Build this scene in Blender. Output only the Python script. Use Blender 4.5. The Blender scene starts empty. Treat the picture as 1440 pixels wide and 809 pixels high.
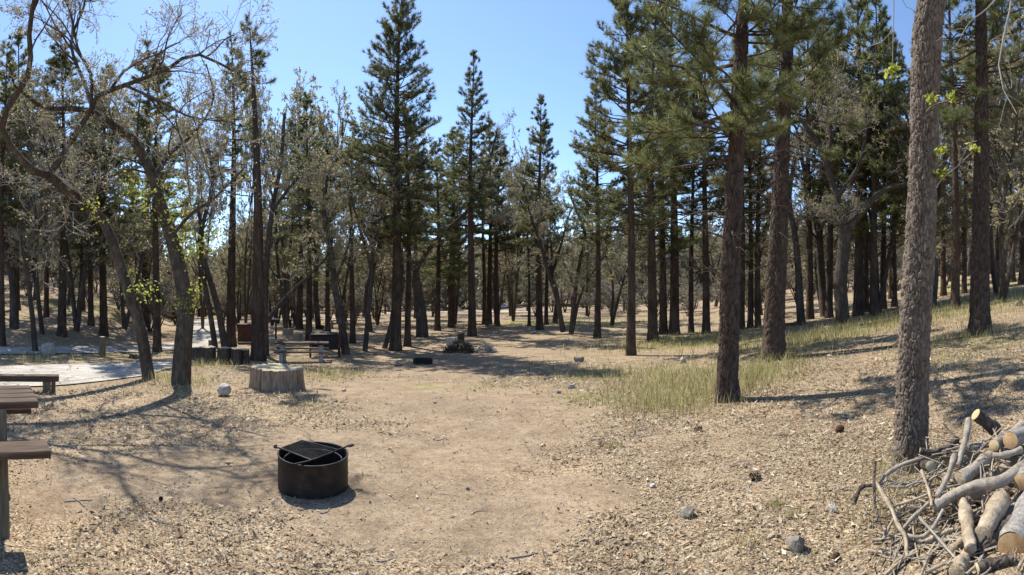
import bpy, bmesh, math, random
import numpy as np
from mathutils import Vector, Matrix
random.seed(7)
scene = bpy.context.scene
COL = scene.collection
R = math.radians

# ------------------------------------------------------------------ camera: the photograph is a phone panorama (cylindrical, 123 degrees)
F, CX, CY, EYE = 669.0, 720.0, 404.5, 1.6
cd = bpy.data.cameras.new('camera'); cam = bpy.data.objects.new('camera', cd); COL.objects.link(cam)
cd.type = 'PANO'; cd.panorama_type = 'CENTRAL_CYLINDRICAL'
cd.central_cylindrical_range_u_min = -720 / F; cd.central_cylindrical_range_u_max = 720 / F
cd.central_cylindrical_range_v_min = -404.5 / F; cd.central_cylindrical_range_v_max = 404.5 / F
cd.central_cylindrical_radius = 1.0
cd.clip_start = 0.05; cd.clip_end = 4000
cam.location = (0, 0, EYE); cam.rotation_euler = (R(90), 0, 0)
scene.camera = cam

# ------------------------------------------------------------------ sky and sun
SUN_AZ, SUN_EL = R(-37), R(52)            # azimuth from +Y towards +X
world = bpy.data.worlds.new('World'); scene.world = world; world.use_nodes = True
wn = world.node_tree; wn.nodes.clear()
sky = wn.nodes.new('ShaderNodeTexSky'); sky.sky_type = 'NISHITA'; sky.sun_disc = False
sky.sun_elevation = SUN_EL; sky.sun_rotation = SUN_AZ
sky.altitude = 1800; sky.air_density = 1.1; sky.dust_density = 0.5; sky.ozone_density = 3.5
bg = wn.nodes.new('ShaderNodeBackground'); bg.inputs[1].default_value = 0.15
wo = wn.nodes.new('ShaderNodeOutputWorld')
wn.links.new(sky.outputs[0], bg.inputs[0]); wn.links.new(bg.outputs[0], wo.inputs[0])
sd = bpy.data.lights.new('sun', 'SUN'); sd.energy = 4.7; sd.angle = R(0.53); sd.color = (1.0, 0.95, 0.86)
sun = bpy.data.objects.new('sun', sd); COL.objects.link(sun)
S = Vector((math.sin(SUN_AZ) * math.cos(SUN_EL), math.cos(SUN_AZ) * math.cos(SUN_EL), math.sin(SUN_EL)))
sun.rotation_euler = (-S).to_track_quat('-Z', 'Y').to_euler(); sun.location = S * 60
scene.view_settings.view_transform = 'Standard'; scene.view_settings.look = 'None'
scene.view_settings.gamma = 1.0; scene.view_settings.exposure = 0.7
scene.cycles.max_bounces = 6; scene.cycles.diffuse_bounces = 3; scene.cycles.glossy_bounces = 2
scene.cycles.transmission_bounces = 3; scene.cycles.transparent_max_bounces = 4
scene.cycles.use_denoising = True

# ------------------------------------------------------------------ terrain
def sstep(a, b, x):
    t = np.clip((np.asarray(x, float) - a) / (b - a), 0, 1); return t * t * (3 - 2 * t)
def splus(x): return np.logaddexp(0, x)
_rg = np.random.default_rng(11)
_w = [(_rg.uniform(-1, 1), _rg.uniform(-1, 1), _rg.uniform(0, 6.3)) for _ in range(24)]
def wav(x, y, f, n=6, o=0):
    v = 0
    for a, b, p in _w[o:o + n]: v = v + np.sin(f * (a * x + b * y) * 2 + p)
    return v / n
def H(x, y):
    x = np.asarray(x, float); y = np.asarray(y, float)
    z = np.where(y < 20, -0.065 * y, -1.3 - 0.02 * (y - 20))
    z = np.where(y < -30, 1.95, z)
    z = z + 0.03 * np.clip(x, -60, 60)
    b = splus(x - 0.35 * y - 1.5); b = np.minimum(b, 40)
    z = z + 0.085 * b
    s = (-x - 0.87 * y) / 1.32
    z = z + 0.15 * np.clip(splus(-x - 16.5), 0, 45) * sstep(0, 6, s)
    rr = np.hypot(x, y)
    z = z + 0.035 * wav(x, y, 0.9) * sstep(1, 8, rr) + 0.012 * wav(x, y, 3.1, 6, 6)
    far = sstep(90, 420, rr)
    th = np.arctan2(x, y)
    z = z + far * (34 + 9 * np.sin(3.1 * th + 1) + 5 * np.sin(7.3 * th))
    return z
def ray(px, py):
    a = (px - CX) / F; return math.sin(a), math.cos(a), -(py - CY) / F
def at(px, py, r):
    d = ray(px, py); return Vector((d[0] * r, d[1] * r, EYE + d[2] * r))
_rs = np.geomspace(0.8, 300, 4000)
def gr(px, py):
    """distance at which the line of sight through a photo pixel meets the ground"""
    d = ray(px, py); f = EYE + d[2] * _rs - H(d[0] * _rs, d[1] * _rs)
    i = np.argmax(f < 0)
    return float(_rs[i]) if f[i] < 0 else 120.0
def gp(px, py):
    r = gr(px, py); d = ray(px, py); x, y = d[0] * r, d[1] * r
    return Vector((x, y, float(H(x, y))))

# ------------------------------------------------------------------ mesh helpers
class MB:
    """collects vertices and faces; build() links them as one mesh object"""
    def __init__(s): s.v = []; s.q = []; s.t = []; s.n = 0; s.qt = []; s.tt = []
    def add(s, v, q=None, t=None, tint=None):
        v = np.asarray(v, float).reshape(-1, 3); s.v.append(v)
        if q is not None and len(q):
            q = np.asarray(q, np.int64).reshape(-1, 4); s.q.append(q + s.n)
            s.qt.append(np.zeros(len(q)) if tint is None else np.broadcast_to(tint, (len(q),)))
        if t is not None and len(t):
            t = np.asarray(t, np.int64).reshape(-1, 3); s.t.append(t + s.n)
            s.tt.append(np.zeros(len(t)) if tint is None else np.broadcast_to(tint, (len(t),)))
        s.n += len(v)
    def mesh(s, name, mat, smooth=True):
        me = bpy.data.meshes.new(name)
        v = np.concatenate(s.v) if s.v else np.zeros((0, 3))
        q = np.concatenate(s.q) if s.q else np.zeros((0, 4), np.int64)
        t = np.concatenate(s.t) if s.t else np.zeros((0, 3), np.int64)
        me.vertices.add(len(v)); me.vertices.foreach_set('co', v.astype(np.float32).ravel())
        lo = np.concatenate([q.ravel(), t.ravel()]); me.loops.add(len(lo))
        me.loops.foreach_set('vertex_index', lo.astype(np.int32))
        tot = np.concatenate([np.full(len(q), 4), np.full(len(t), 3)]).astype(np.int32)
        st = np.concatenate([[0], np.cumsum(tot)[:-1]]).astype(np.int32) if len(tot) else tot
        me.polygons.add(len(tot)); me.polygons.foreach_set('loop_start', st)
        if smooth: me.polygons.foreach_set('use_smooth', np.ones(len(tot), bool))
        a = me.attributes.new('tint', 'FLOAT', 'FACE')
        a.data.foreach_set('value', np.concatenate([*s.qt, *s.tt]).astype(np.float32) if len(tot) else np.zeros(0, np.float32))
        me.update(calc_edges=True); me.materials.append(mat)
        return me
    def build(s, name, mat, parent=None, smooth=True):
        o = bpy.data.objects.new(name, s.mesh(name, mat, smooth)); COL.objects.link(o)
        if parent is not None: o.parent = parent
        return o
def link(name, me, parent=None):
    o = bpy.data.objects.new(name, me); COL.objects.link(o)
    if parent is not None: o.parent = parent
    return o
def empty(name, loc=(0, 0, 0), rz=0):
    o = bpy.data.objects.new(name, None); COL.objects.link(o)
    o.location = loc; o.rotation_euler = (0, 0, rz); o.empty_display_size = 0.2
    return o
def tag(o, label, cat, group=None):
    o['label'] = label; o['category'] = cat
    if group: o['group'] = group
    return o
def structure(o): o['kind'] = 'structure'; return o
def stuff(o, label, cat): o['kind'] = 'stuff'; o['label'] = label; o['category'] = cat; return o
def copy_tree(o, parent=None):
    c = o.copy(); COL.objects.link(c); c.parent = parent
    for ch in o.children: copy_tree(ch, c)
    return c
def nrm(v): return v / np.maximum(np.linalg.norm(v, axis=-1, keepdims=True), 1e-9)
def tubes(P, Rd, n):
    """batch of tubes: P (N,k,3), Rd (N,k) -> verts, quads"""
    N, k, _ = P.shape
    T = np.empty_like(P); T[:, 1:-1] = P[:, 2:] - P[:, :-2]; T[:, 0] = P[:, 1] - P[:, 0]; T[:, -1] = P[:, -1] - P[:, -2]
    T = nrm(T); D = nrm(P[:, -1] - P[:, 0])
    ref = np.where(np.abs(D[:, 2:3]) < 0.8, np.array([[0, 0, 1.0]]), np.array([[1.0, 0, 0]]))
    U = nrm(np.cross(T, ref[:, None, :])); V = np.cross(T, U)
    an = np.arange(n) * 2 * math.pi / n
    v = P[:, :, None, :] + Rd[:, :, None, None] * (U[:, :, None, :] * np.cos(an)[None, None, :, None] + V[:, :, None, :] * np.sin(an)[None, None, :, None])
    i = np.arange(N)[:, None, None] * k * n; j = np.arange(k - 1)[None, :, None] * n; m = np.arange(n)[None, None, :]; m2 = (m + 1) % n
    q = np.stack([i + j + m, i + j + m2, i + j + n + m2, i + j + n + m], -1)
    return v.reshape(-1, 3), q.reshape(-1, 4)
def resample(pts, k):
    pts = np.asarray([tuple(p) for p in pts], float)
    # Catmull-Rom through the points, then even spacing
    p = np.vstack([2 * pts[0] - pts[1], pts, 2 * pts[-1] - pts[-2]]); out = []
    for i in range(1, len(p) - 2):
        for t in np.linspace(0, 1, 12, endpoint=False):
            a, b, c, d = p[i - 1], p[i], p[i + 1], p[i + 2]
            out.append(0.5 * (2 * b + (c - a) * t + (2 * a - 5 * b + 4 * c - d) * t * t + (3 * b - a - 3 * c + d) * t ** 3))
    out.append(p[-2]); out = np.array(out)
    s = np.concatenate([[0], np.cumsum(np.linalg.norm(np.diff(out, axis=0), axis=1))])
    u = np.linspace(0, s[-1], k)
    return np.stack([np.interp(u, s, out[:, i]) for i in range(3)], 1)
def needles(C, D, n, length, width, spread, rg, back=0.1):
    """pine tufts: n thin triangles at every centre C, fanned about D"""
    N = len(C); c = np.repeat(C, n, 0); d = np.repeat(D, n, 0); M = N * n
    nd = nrm(d * rg.uniform(0.25, 1.1, (M, 1)) + nrm(rg.normal(size=(M, 3))) * spread)
    b = c - d * rg.uniform(0, back, (M, 1))
    w = nrm(np.cross(nd, rg.normal(size=(M, 3)))) * (width * 0.5)
    L = length * rg.uniform(0.7, 1.15, (M, 1))
    v = np.stack([b - w, b + w, b + nd * L], 1).reshape(-1, 3)
    tint = np.repeat(rg.uniform(0, 1, N), n) * 0.75 + rg.uniform(0, 0.25, M)
    return v, np.arange(M * 3).reshape(-1, 3), tint
def leaves(C, n, size, spread, rg):
    N = len(C); c = np.repeat(C, n, 0) + rg.normal(size=(N * n, 3)) * spread; M = N * n
    a = nrm(rg.normal(size=(M, 3))); b = nrm(np.cross(a, rg.normal(size=(M, 3)))); s = size * rg.uniform(0.6, 1.3, (M, 1))
    f = np.cross(a, b) * s * 0.18
    v = np.stack([c - a * s * 0.5, c + b * s * 0.28 + f, c + a * s * 0.55, c - b * s * 0.28 + f], 1).reshape(-1, 3)
    tint = np.repeat(rg.uniform(0, 1, N), n) * 0.6 + rg.uniform(0, 0.4, M)
    return v, np.arange(M * 4).reshape(-1, 4), tint

# ------------------------------------------------------------------ materials
def nodemat(name):
    m = bpy.data.materials.new(name); m.use_nodes = True; nt = m.node_tree
    return m, nt, nt.nodes['Principled BSDF'], nt.nodes['Material Output']
def N_(nt, typ, **kw):
    n = nt.nodes.new('ShaderNode' + typ)
    for k, v in kw.items():
        if k[0] == 'i' and k[1:].isdigit(): n.inputs[int(k[1:])].default_value = v
        elif k.startswith('in_'): n.inputs[k[3:].replace('_', ' ')].default_value = v
        else: setattr(n, k, v)
    return n
def ramp(nt, fac, stops):
    r = nt.nodes.new('ShaderNodeValToRGB'); e = r.color_ramp.elements
    while len(e) < len(stops): e.new(0.5)
    for i, (p, c) in enumerate(stops): e[i].position = p; e[i].color = (*c, 1) if len(c) == 3 else c
    nt.links.new(fac, r.inputs[0]); return r.outputs[0]
def mixc(nt, fac, a, b, mode='MIX'):
    m = nt.nodes.new('ShaderNodeMix'); m.data_type = 'RGBA'; m.blend_type = mode
    for s, i in ((fac, 0), (a, 6), (b, 7)):
        if hasattr(s, 'is_linked'): nt.links.new(s, m.inputs[i])
        else: m.inputs[i].default_value = s if i == 0 else (*s, 1)
    return m.outputs[2]
def mth(nt, op, a, b=None):
    m = nt.nodes.new('ShaderNodeMath'); m.operation = op
    for i, s in enumerate((a, b)):
        if s is None: continue
        if hasattr(s, 'is_linked'): nt.links.new(s, m.inputs[i])
        else: m.inputs[i].default_value = s
    return m.outputs[0]
def coords(nt, scale=(1, 1, 1), kind='Object'):
    tc = nt.nodes.new('ShaderNodeTexCoord'); mp = nt.nodes.new('ShaderNodeMapping'); mp.inputs['Scale'].default_value = scale
    nt.links.new(tc.outputs[kind], mp.inputs[0]); return mp.outputs[0]
def noise(nt, vec, scale, detail=4, rough=0.6):
    n = N_(nt, 'TexNoise', in_Scale=scale, in_Detail=detail, in_Roughness=rough); nt.links.new(vec, n.inputs['Vector']); return n.outputs[0]
def voro(nt, vec, scale, feat='F1', out=0):
    n = N_(nt, 'TexVoronoi', in_Scale=scale); n.feature = feat; nt.links.new(vec, n.inputs['Vector']); return n.outputs[out]
def bump(nt, bs, h, strength, dist):
    b = N_(nt, 'Bump', in_Strength=strength, in_Distance=dist); nt.links.new(h, b.inputs['Height']); nt.links.new(b.outputs[0], bs.inputs['Normal'])
def surf(name, stops, scale=(1, 1, 1), ns=6, rough=0.85, bs_=0.4, bd=0.01, bscale=None, detail=6):
    m, nt, b, o = nodemat(name); v = coords(nt, scale); n = noise(nt, v, ns, detail, 0.65)
    nt.links.new(ramp(nt, n, stops), b.inputs['Base Color']); b.inputs['Roughness'].default_value = rough
    b.inputs['Specular IOR Level'].default_value = 0.25
    h = noise(nt, v, bscale or ns * 3, 5, 0.6); bump(nt, b, h, bs_, bd); return m
def barkmat(name, c0, c1, c2, vs, stretch, bd):
    m, nt, b, o = nodemat(name)
    v = coords(nt, (1, 1, stretch))
    nz = N_(nt, 'TexNoise', in_Scale=5.0, in_Detail=3.0); nt.links.new(v, nz.inputs['Vector'])
    ad = N_(nt, 'VectorMath', operation='MULTIPLY_ADD'); nt.links.new(nz.outputs['Color'], ad.inputs[0]); ad.inputs[1].default_value = (0.12, 0.12, 0.12); nt.links.new(v, ad.inputs[2])
    cell = voro(nt, ad.outputs[0], vs, 'DISTANCE_TO_EDGE')
    col = voro(nt, ad.outputs[0], vs, 'F1', 1)
    n2 = noise(nt, v, 3.0, 6, 0.7)
    base = ramp(nt, n2, [(0.25, c0), (0.5, c1), (0.75, c2)])
    sep = N_(nt, 'SeparateColor'); nt.links.new(col, sep.inputs[0])
    hv = N_(nt, 'HueSaturation'); nt.links.new(base, hv.inputs['Color']); nt.links.new(mth(nt, 'ADD', mth(nt, 'MULTIPLY', sep.outputs[0], 0.5), 0.72), hv.inputs['Value'])
    nt.links.new(hv.outputs[0], b.inputs['Base Color']); b.inputs['Roughness'].default_value = 0.95; b.inputs['Specular IOR Level'].default_value = 0.1
    cl = N_(nt, 'MapRange', i1=0.0, i2=0.16); nt.links.new(cell, cl.inputs[0])
    h = mth(nt, 'ADD', cl.outputs[0], mth(nt, 'MULTIPLY', noise(nt, v, 30, 4, 0.7), 0.4))
    bump(nt, b, h, 0.9, bd); return m
def leafmat(name, stops, transl=0.35, rough=0.6):
    m, nt, b, o = nodemat(name)
    at_ = N_(nt, 'Attribute', attribute_name='tint'); c = ramp(nt, at_.outputs['Fac'], stops)
    nt.links.new(c, b.inputs['Base Color']); b.inputs['Roughness'].default_value = rough; b.inputs['Specular IOR Level'].default_value = 0.3
    tr = N_(nt, 'BsdfTranslucent'); nt.links.new(c, tr.inputs[0]); mx = N_(nt, 'MixShader', i0=transl)
    nt.links.new(b.outputs[0], mx.inputs[1]); nt.links.new(tr.outputs[0], mx.inputs[2]); nt.links.new(mx.outputs[0], o.inputs[0]); return m
PINE_BARK = barkmat('pine_bark', (0.05, 0.037, 0.029), (0.095, 0.068, 0.05), (0.15, 0.108, 0.08), 9, 0.28, 0.03)
OAK_BARK = barkmat('oak_bark', (0.055, 0.044, 0.036), (0.1, 0.082, 0.067), (0.17, 0.145, 0.12), 14, 0.4, 0.02)
HERO_OAK = surf('hero_oak_bark', [(0.3, (0.085, 0.066, 0.052)), (0.5, (0.175, 0.14, 0.11)), (0.7, (0.3, 0.255, 0.205))], (1, 1, 0.5), 26, 0.95, 0.7, 0.006, 90)
HERO_PINE = surf('hero_pine_bark', [(0.3, (0.042, 0.03, 0.024)), (0.5, (0.085, 0.06, 0.046)), (0.72, (0.165, 0.12, 0.09))], (1, 1, 0.4), 16, 0.95, 0.7, 0.008, 60)
TWIG = surf('twig_bark', [(0.3, (0.26, 0.23, 0.2)), (0.7, (0.43, 0.39, 0.345))], (1, 1, 1), 8, 0.9, 0.2, 0.004)
NEEDLE = leafmat('pine_needles', [(0.0, (0.078, 0.09, 0.038)), (0.5, (0.155, 0.165, 0.064)), (1.0, (0.29, 0.27, 0.11))], 0.5, 0.45)
WOODLAND = leafmat('woodland_leaves', [(0.0, (0.08, 0.085, 0.055)), (0.5, (0.16, 0.15, 0.1)), (1.0, (0.25, 0.215, 0.16))], 0.3, 0.6)
NEEDLE_N = leafmat('pine_needles_fresh', [(0.0, (0.085, 0.105, 0.042)), (0.5, (0.175, 0.195, 0.075)), (0.95, (0.31, 0.31, 0.125)), (1.0, (0.36, 0.23, 0.1))], 0.48, 0.42)
OAK_LEAF = leafmat('oak_buds', [(0.0, (0.19, 0.16, 0.1)), (0.4, (0.31, 0.275, 0.155)), (0.8, (0.42, 0.375, 0.185)), (0.97, (0.47, 0.41, 0.24)), (1.0, (0.42, 0.22, 0.12))], 0.52)
OAK_GREEN = leafmat('oak_leaves_fresh', [(0.0, (0.27, 0.31, 0.05)), (0.6, (0.42, 0.46, 0.08)), (1.0, (0.58, 0.56, 0.13))], 0.5)
BRUSH_LEAF = leafmat('brush_leaves', [(0.0, (0.11, 0.11, 0.06)), (0.5, (0.2, 0.19, 0.1)), (1.0, (0.3, 0.27, 0.16))], 0.4)

# ------------------------------------------------------------------ ground: one sheet to the horizon, with bare, leafy and grassy zones
BARE = [(640, 650, 1.3), (560, 700, 1.2), (520, 640, 1.4), (440, 660, 1.2), (700, 590, 2.0), (640, 565, 2.6), (560, 545, 2.6), (620, 520, 3.0), (700, 500, 3.5),
        (700, 470, 5), (730, 450, 7), (640, 440, 10), (700, 730, 0.8), (150, 665, 0.9), (260, 650, 0.9), (330, 690, 0.6), (440, 480, 3), (480, 465, 6), (780, 690, 0.55), (400, 620, 1.0), (90, 700, 0.6), (840, 700, 0.4)]
BARE = [(gp(a, b), c) for a, b, c in BARE]
GREEN = [(950, 560, 0.8), (1000, 530, 1.2), (930, 520, 1.0), (1060, 520, 1.2), (850, 530, 1.3), (830, 560, 0.9), (1120, 490, 1.6), (1180, 470, 2.2), (1240, 450, 2.6), (960, 482, 3.5), (1000, 480, 3.0), (1080, 480, 2.0),
         (1330, 440, 2.5), (1410, 420, 5.0), (1380, 400, 8), (870, 560, 0.7), (220, 420, 7), (100, 430, 6), (1400, 480, 1.2), (1320, 500, 1.0), (750, 452, 6), (850, 455, 5), (470, 530, 0.9), (600, 543, 0.6), (660, 545, 0.5), (260, 530, 1.0), (150, 497, 2)]
GREEN = [(gp(a, b), c) for a, b, c in GREEN]
def blobs(x, y, B):
    m = np.zeros_like(x, dtype=float)
    for p, s in B:
        d2 = ((x - p.x) ** 2 + (y - p.y) ** 2) / (s * s); m = np.maximum(m, np.exp(-d2 * 0.9))
    return m
def bare_at(x, y): return sstep(0.3, 0.75, blobs(x, y, BARE) + 0.16 * wav(x, y, 2.3, 6, 12) + 0.1 * wav(x, y, 6, 6, 3))
def green_at(x, y): return sstep(0.3, 0.8, blobs(x, y, GREEN) + 0.15 * wav(x, y, 2.0, 6, 5))
rads = np.concatenate([[0.0], np.geomspace(0.4, 1400, 225)])
angs = np.concatenate([np.linspace(-R(72), R(72), 340), np.linspace(R(72), 2 * math.pi - R(72), 90)[1:-1]])
GX = rads[:, None] * np.sin(angs)[None]; GY = rads[:, None] * np.cos(angs)[None]
gz = H(GX, GY); na = len(angs); nr = len(rads)
ii = np.arange(nr - 1)[:, None] * na; jj = np.arange(na)[None]; j2 = (jj + 1) % na
gm = MB(); gm.add(np.stack([GX, GY, gz], -1).reshape(-1, 3), np.stack([ii + jj, ii + na + jj, ii + na + j2, ii + j2], -1)[1:].reshape(-1, 4), np.stack([0 * jj[0], na + jj[0], na + j2[0]], -1))
m, nt, b, o = nodemat('ground_dirt_and_litter')
v = coords(nt); ab = N_(nt, 'Attribute', attribute_name='bare').outputs['Fac']; ag = N_(nt, 'Attribute', attribute_name='green').outputs['Fac']
big = noise(nt, v, 0.35, 4, 0.6); mid = noise(nt, v, 2.2, 6, 0.65); fine = noise(nt, v, 34, 5, 0.75); vf = noise(nt, v, 130, 3, 0.7)
dirt = ramp(nt, mid, [(0.28, (0.275, 0.21, 0.142)), (0.5, (0.36, 0.28, 0.19)), (0.72, (0.435, 0.35, 0.245))])
dirt = mixc(nt, 0.75, dirt, ramp(nt, fine, [(0.3, (0.5, 0.47, 0.44)), (0.52, (1, 1, 1)), (0.72, (1.3, 1.26, 1.18))]), 'MULTIPLY')
dirt = mixc(nt, 0.7, dirt, ramp(nt, vf, [(0.32, (0.4, 0.37, 0.34)), (0.5, (1, 1, 1)), (0.72, (1.5, 1.45, 1.38))]), 'MULTIPLY')
crumb = voro(nt, v, 48, 'F1'); cmask = noise(nt, v, 9, 3, 0.6)
dirt = mixc(nt, 1.0, dirt, ramp(nt, noise(nt, v, 11, 5, 0.7), [(0.32, (0.66, 0.63, 0.6)), (0.6, (1.04, 1.02, 1.0))]), 'MULTIPLY')
dirt = mixc(nt, mth(nt, 'MULTIPLY', mth(nt, 'LESS_THAN', crumb, 0.2), ramp(nt, cmask, [(0.42, (0, 0, 0)), (0.55, (0.9, 0.9, 0.9))])), dirt, (0.16, 0.115, 0.075))
vl = N_(nt, 'TexVoronoi', in_Scale=70.0); nt.links.new(v, vl.inputs['Vector'])
sepc = N_(nt, 'SeparateColor'); nt.links.new(vl.outputs['Color'], sepc.inputs[0])
lit = ramp(nt, sepc.outputs[0], [(0.0, (0.13, 0.09, 0.058)), (0.3, (0.28, 0.213, 0.142)), (0.6, (0.405, 0.322, 0.216)), (0.88, (0.53, 0.43, 0.29)), (1.0, (0.64, 0.55, 0.41))])
lit = mixc(nt, 0.8, lit, ramp(nt, mid, [(0.3, (0.55, 0.5, 0.45)), (0.62, (1.08, 1.05, 1.0))]), 'MULTIPLY')
lit = mixc(nt, 0.8, lit, ramp(nt, fine, [(0.3, (0.55, 0.52, 0.5)), (0.6, (1.15, 1.13, 1.1))]), 'MULTIPLY')
c = mixc(nt, mth(nt, 'MULTIPLY', ab, 0.92), lit, dirt)
c = mixc(nt, mth(nt, 'MULTIPLY', ag, 0.5), c, ramp(nt, mid, [(0.3, (0.2, 0.185, 0.07)), (0.7, (0.33, 0.3, 0.12))]))
c = mixc(nt, 1.0, c, ramp(nt, big, [(0.35, (0.86, 0.87, 0.9)), (0.65, (1.08, 1.07, 1.07))]), 'MULTIPLY')
pos = N_(nt, 'NewGeometry'); ln = N_(nt, 'VectorMath', operation='LENGTH'); nt.links.new(pos.outputs['Position'], ln.inputs[0])
fr = N_(nt, 'MapRange', i1=90.0, i2=170.0); nt.links.new(ln.outputs['Value'], fr.inputs[0])
c = mixc(nt, fr.outputs[0], c, ramp(nt, noise(nt, v, 0.12, 6, 0.7), [(0.35, (0.045, 0.06, 0.03)), (0.6, (0.11, 0.115, 0.06))]))
nt.links.new(c, b.inputs['Base Color']); b.inputs['Roughness'].default_value = 0.95; b.inputs['Specular IOR Level'].default_value = 0.1
hh = mth(nt, 'ADD', mth(nt, 'MULTIPLY', vl.outputs['Distance'], 0.35), mth(nt, 'ADD', mth(nt, 'MULTIPLY', fine, 0.7), mth(nt, 'MULTIPLY', vf, 0.35)))
bump(nt, b, hh, 0.8, 0.02)
ground = structure(gm.build('ground', m))
for nm, fn in (('bare', bare_at), ('green', green_at)):
    a = ground.data.attributes.new(nm, 'FLOAT', 'POINT'); a.data.foreach_set('value', fn(GX.ravel(), GY.ravel()).astype(np.float32))

# ------------------------------------------------------------------ paved spur and road
PAVED = []
def sheet(name, near, far, mat, lift=0.03, nx=60, ny=10):
    A = resample([gp(*p) for p in near], nx); B = resample([gp(*p) for p in far], nx)
    t = np.linspace(0, 1, ny)[None, :, None]; P = A[:, None] * (1 - t) + B[:, None] * t
    e = 0.22 * wav(P[..., 0], P[..., 1], 3.5) + 0.12 * wav(P[..., 0], P[..., 1], 9, 6, 6); P[:, 0, 1] += e[:, 0]; P[:, -1, 1] += e[:, -1]
    P[..., 2] = H(P[..., 0], P[..., 1]) + lift
    PAVED.append(P.reshape(-1, 3)[:, :2])
    mb = MB(); i = np.arange(nx - 1)[:, None] * ny; j = np.arange(ny - 1)[None]
    mb.add(P.reshape(-1, 3), np.stack([i + j, i + ny + j, i + ny + j + 1, i + j + 1], -1).reshape(-1, 4))
    return structure(mb.build(name, mat))
ROAD = surf('worn_paving', [(0.3, (0.3, 0.275, 0.235)), (0.5, (0.42, 0.39, 0.34)), (0.7, (0.52, 0.48, 0.42))], (1, 1, 1), 1.6, 0.9, 0.3, 0.01, 60)
nt = ROAD.node_tree; b = nt.nodes['Principled BSDF']; v = coords(nt)      # cracks and dusty stains in the old paving
old = b.inputs['Base Color'].links[0].from_socket; wv = N_(nt, 'VectorMath', operation='MULTIPLY_ADD'); nzc = N_(nt, 'TexNoise', in_Scale=2.5, in_Detail=4.0); nt.links.new(v, nzc.inputs['Vector']); nt.links.new(nzc.outputs['Color'], wv.inputs[0]); wv.inputs[1].default_value = (0.5, 0.5, 0.5); nt.links.new(v, wv.inputs[2])
crack = mth(nt, 'LESS_THAN', voro(nt, wv.outputs[0], 0.75, 'DISTANCE_TO_EDGE'), 0.018)
c = mixc(nt, ramp(nt, noise(nt, v, 0.9, 6, 0.7), [(0.48, (0, 0, 0)), (0.66, (0.75, 0.75, 0.75))]), old, (0.27, 0.22, 0.16)); c = mixc(nt, mth(nt, 'MULTIPLY', crack, 0.7), c, (0.12, 0.1, 0.08)); nt.links.new(c, b.inputs['Base Color'])
FAR_ROAD = surf('dusty_road', [(0.3, (0.33, 0.28, 0.21)), (0.7, (0.46, 0.4, 0.31))], (1, 1, 1), 0.6, 0.95, 0.2, 0.01, 20)
sheet('parking_pad', [(-60, 543), (40, 545), (110, 541), (170, 534), (215, 526), (262, 509)], [(-60, 517), (40, 515), (110, 513), (170, 512), (215, 509), (258, 503)], ROAD)
sheet('road', [(-60, 500), (40, 499), (120, 498), (200, 496), (262, 491), (296, 487), (316, 478), (322, 466), (318, 456), (300, 449)],
      [(-60, 490), (40, 489), (120, 488), (190, 487), (230, 485), (255, 481), (267, 472), (271, 462), (272, 455), (262, 448)], ROAD, 0.04, 80)
sheet('far_road', [(395, 452), (480, 448), (560, 441), (620, 440), (700, 440), (790, 439)], [(395, 449), (480, 445), (560, 438), (620, 437), (700, 437), (790, 436)], FAR_ROAD, 0.06, 60, 4)

# ------------------------------------------------------------------ pines
def wrapcell(u, v, nu, seed):
    """2-D cellular pattern, periodic in u with nu cells: returns F2-F1 and a cell value"""
    rg = np.random.default_rng(seed); nv = int(v.max()) + 3
    jx = rg.uniform(0.1, 0.9, (nu, nv)); jy = rg.uniform(0.1, 0.9, (nu, nv)); val = rg.uniform(0, 1, (nu, nv))
    iu = np.floor(u).astype(int); iv = np.floor(v).astype(int)
    f1 = np.full(u.shape, 9.0); f2 = np.full(u.shape, 9.0); cv = np.zeros(u.shape)
    for a in (-1, 0, 1):
        for c in (-1, 0, 1):
            cu = (iu + a); cvv = np.clip(iv + c, 0, nv - 1); cm = cu % nu
            d = np.hypot(cu + jx[cm, cvv] - u, iv + c + jy[cm, cvv] - v)
            nearer = d < f1; f2 = np.where(nearer, f1, np.minimum(f2, d)); cv = np.where(nearer, val[cm, cvv], cv); f1 = np.where(nearer, d, f1)
    return f2 - f1, cv
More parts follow.
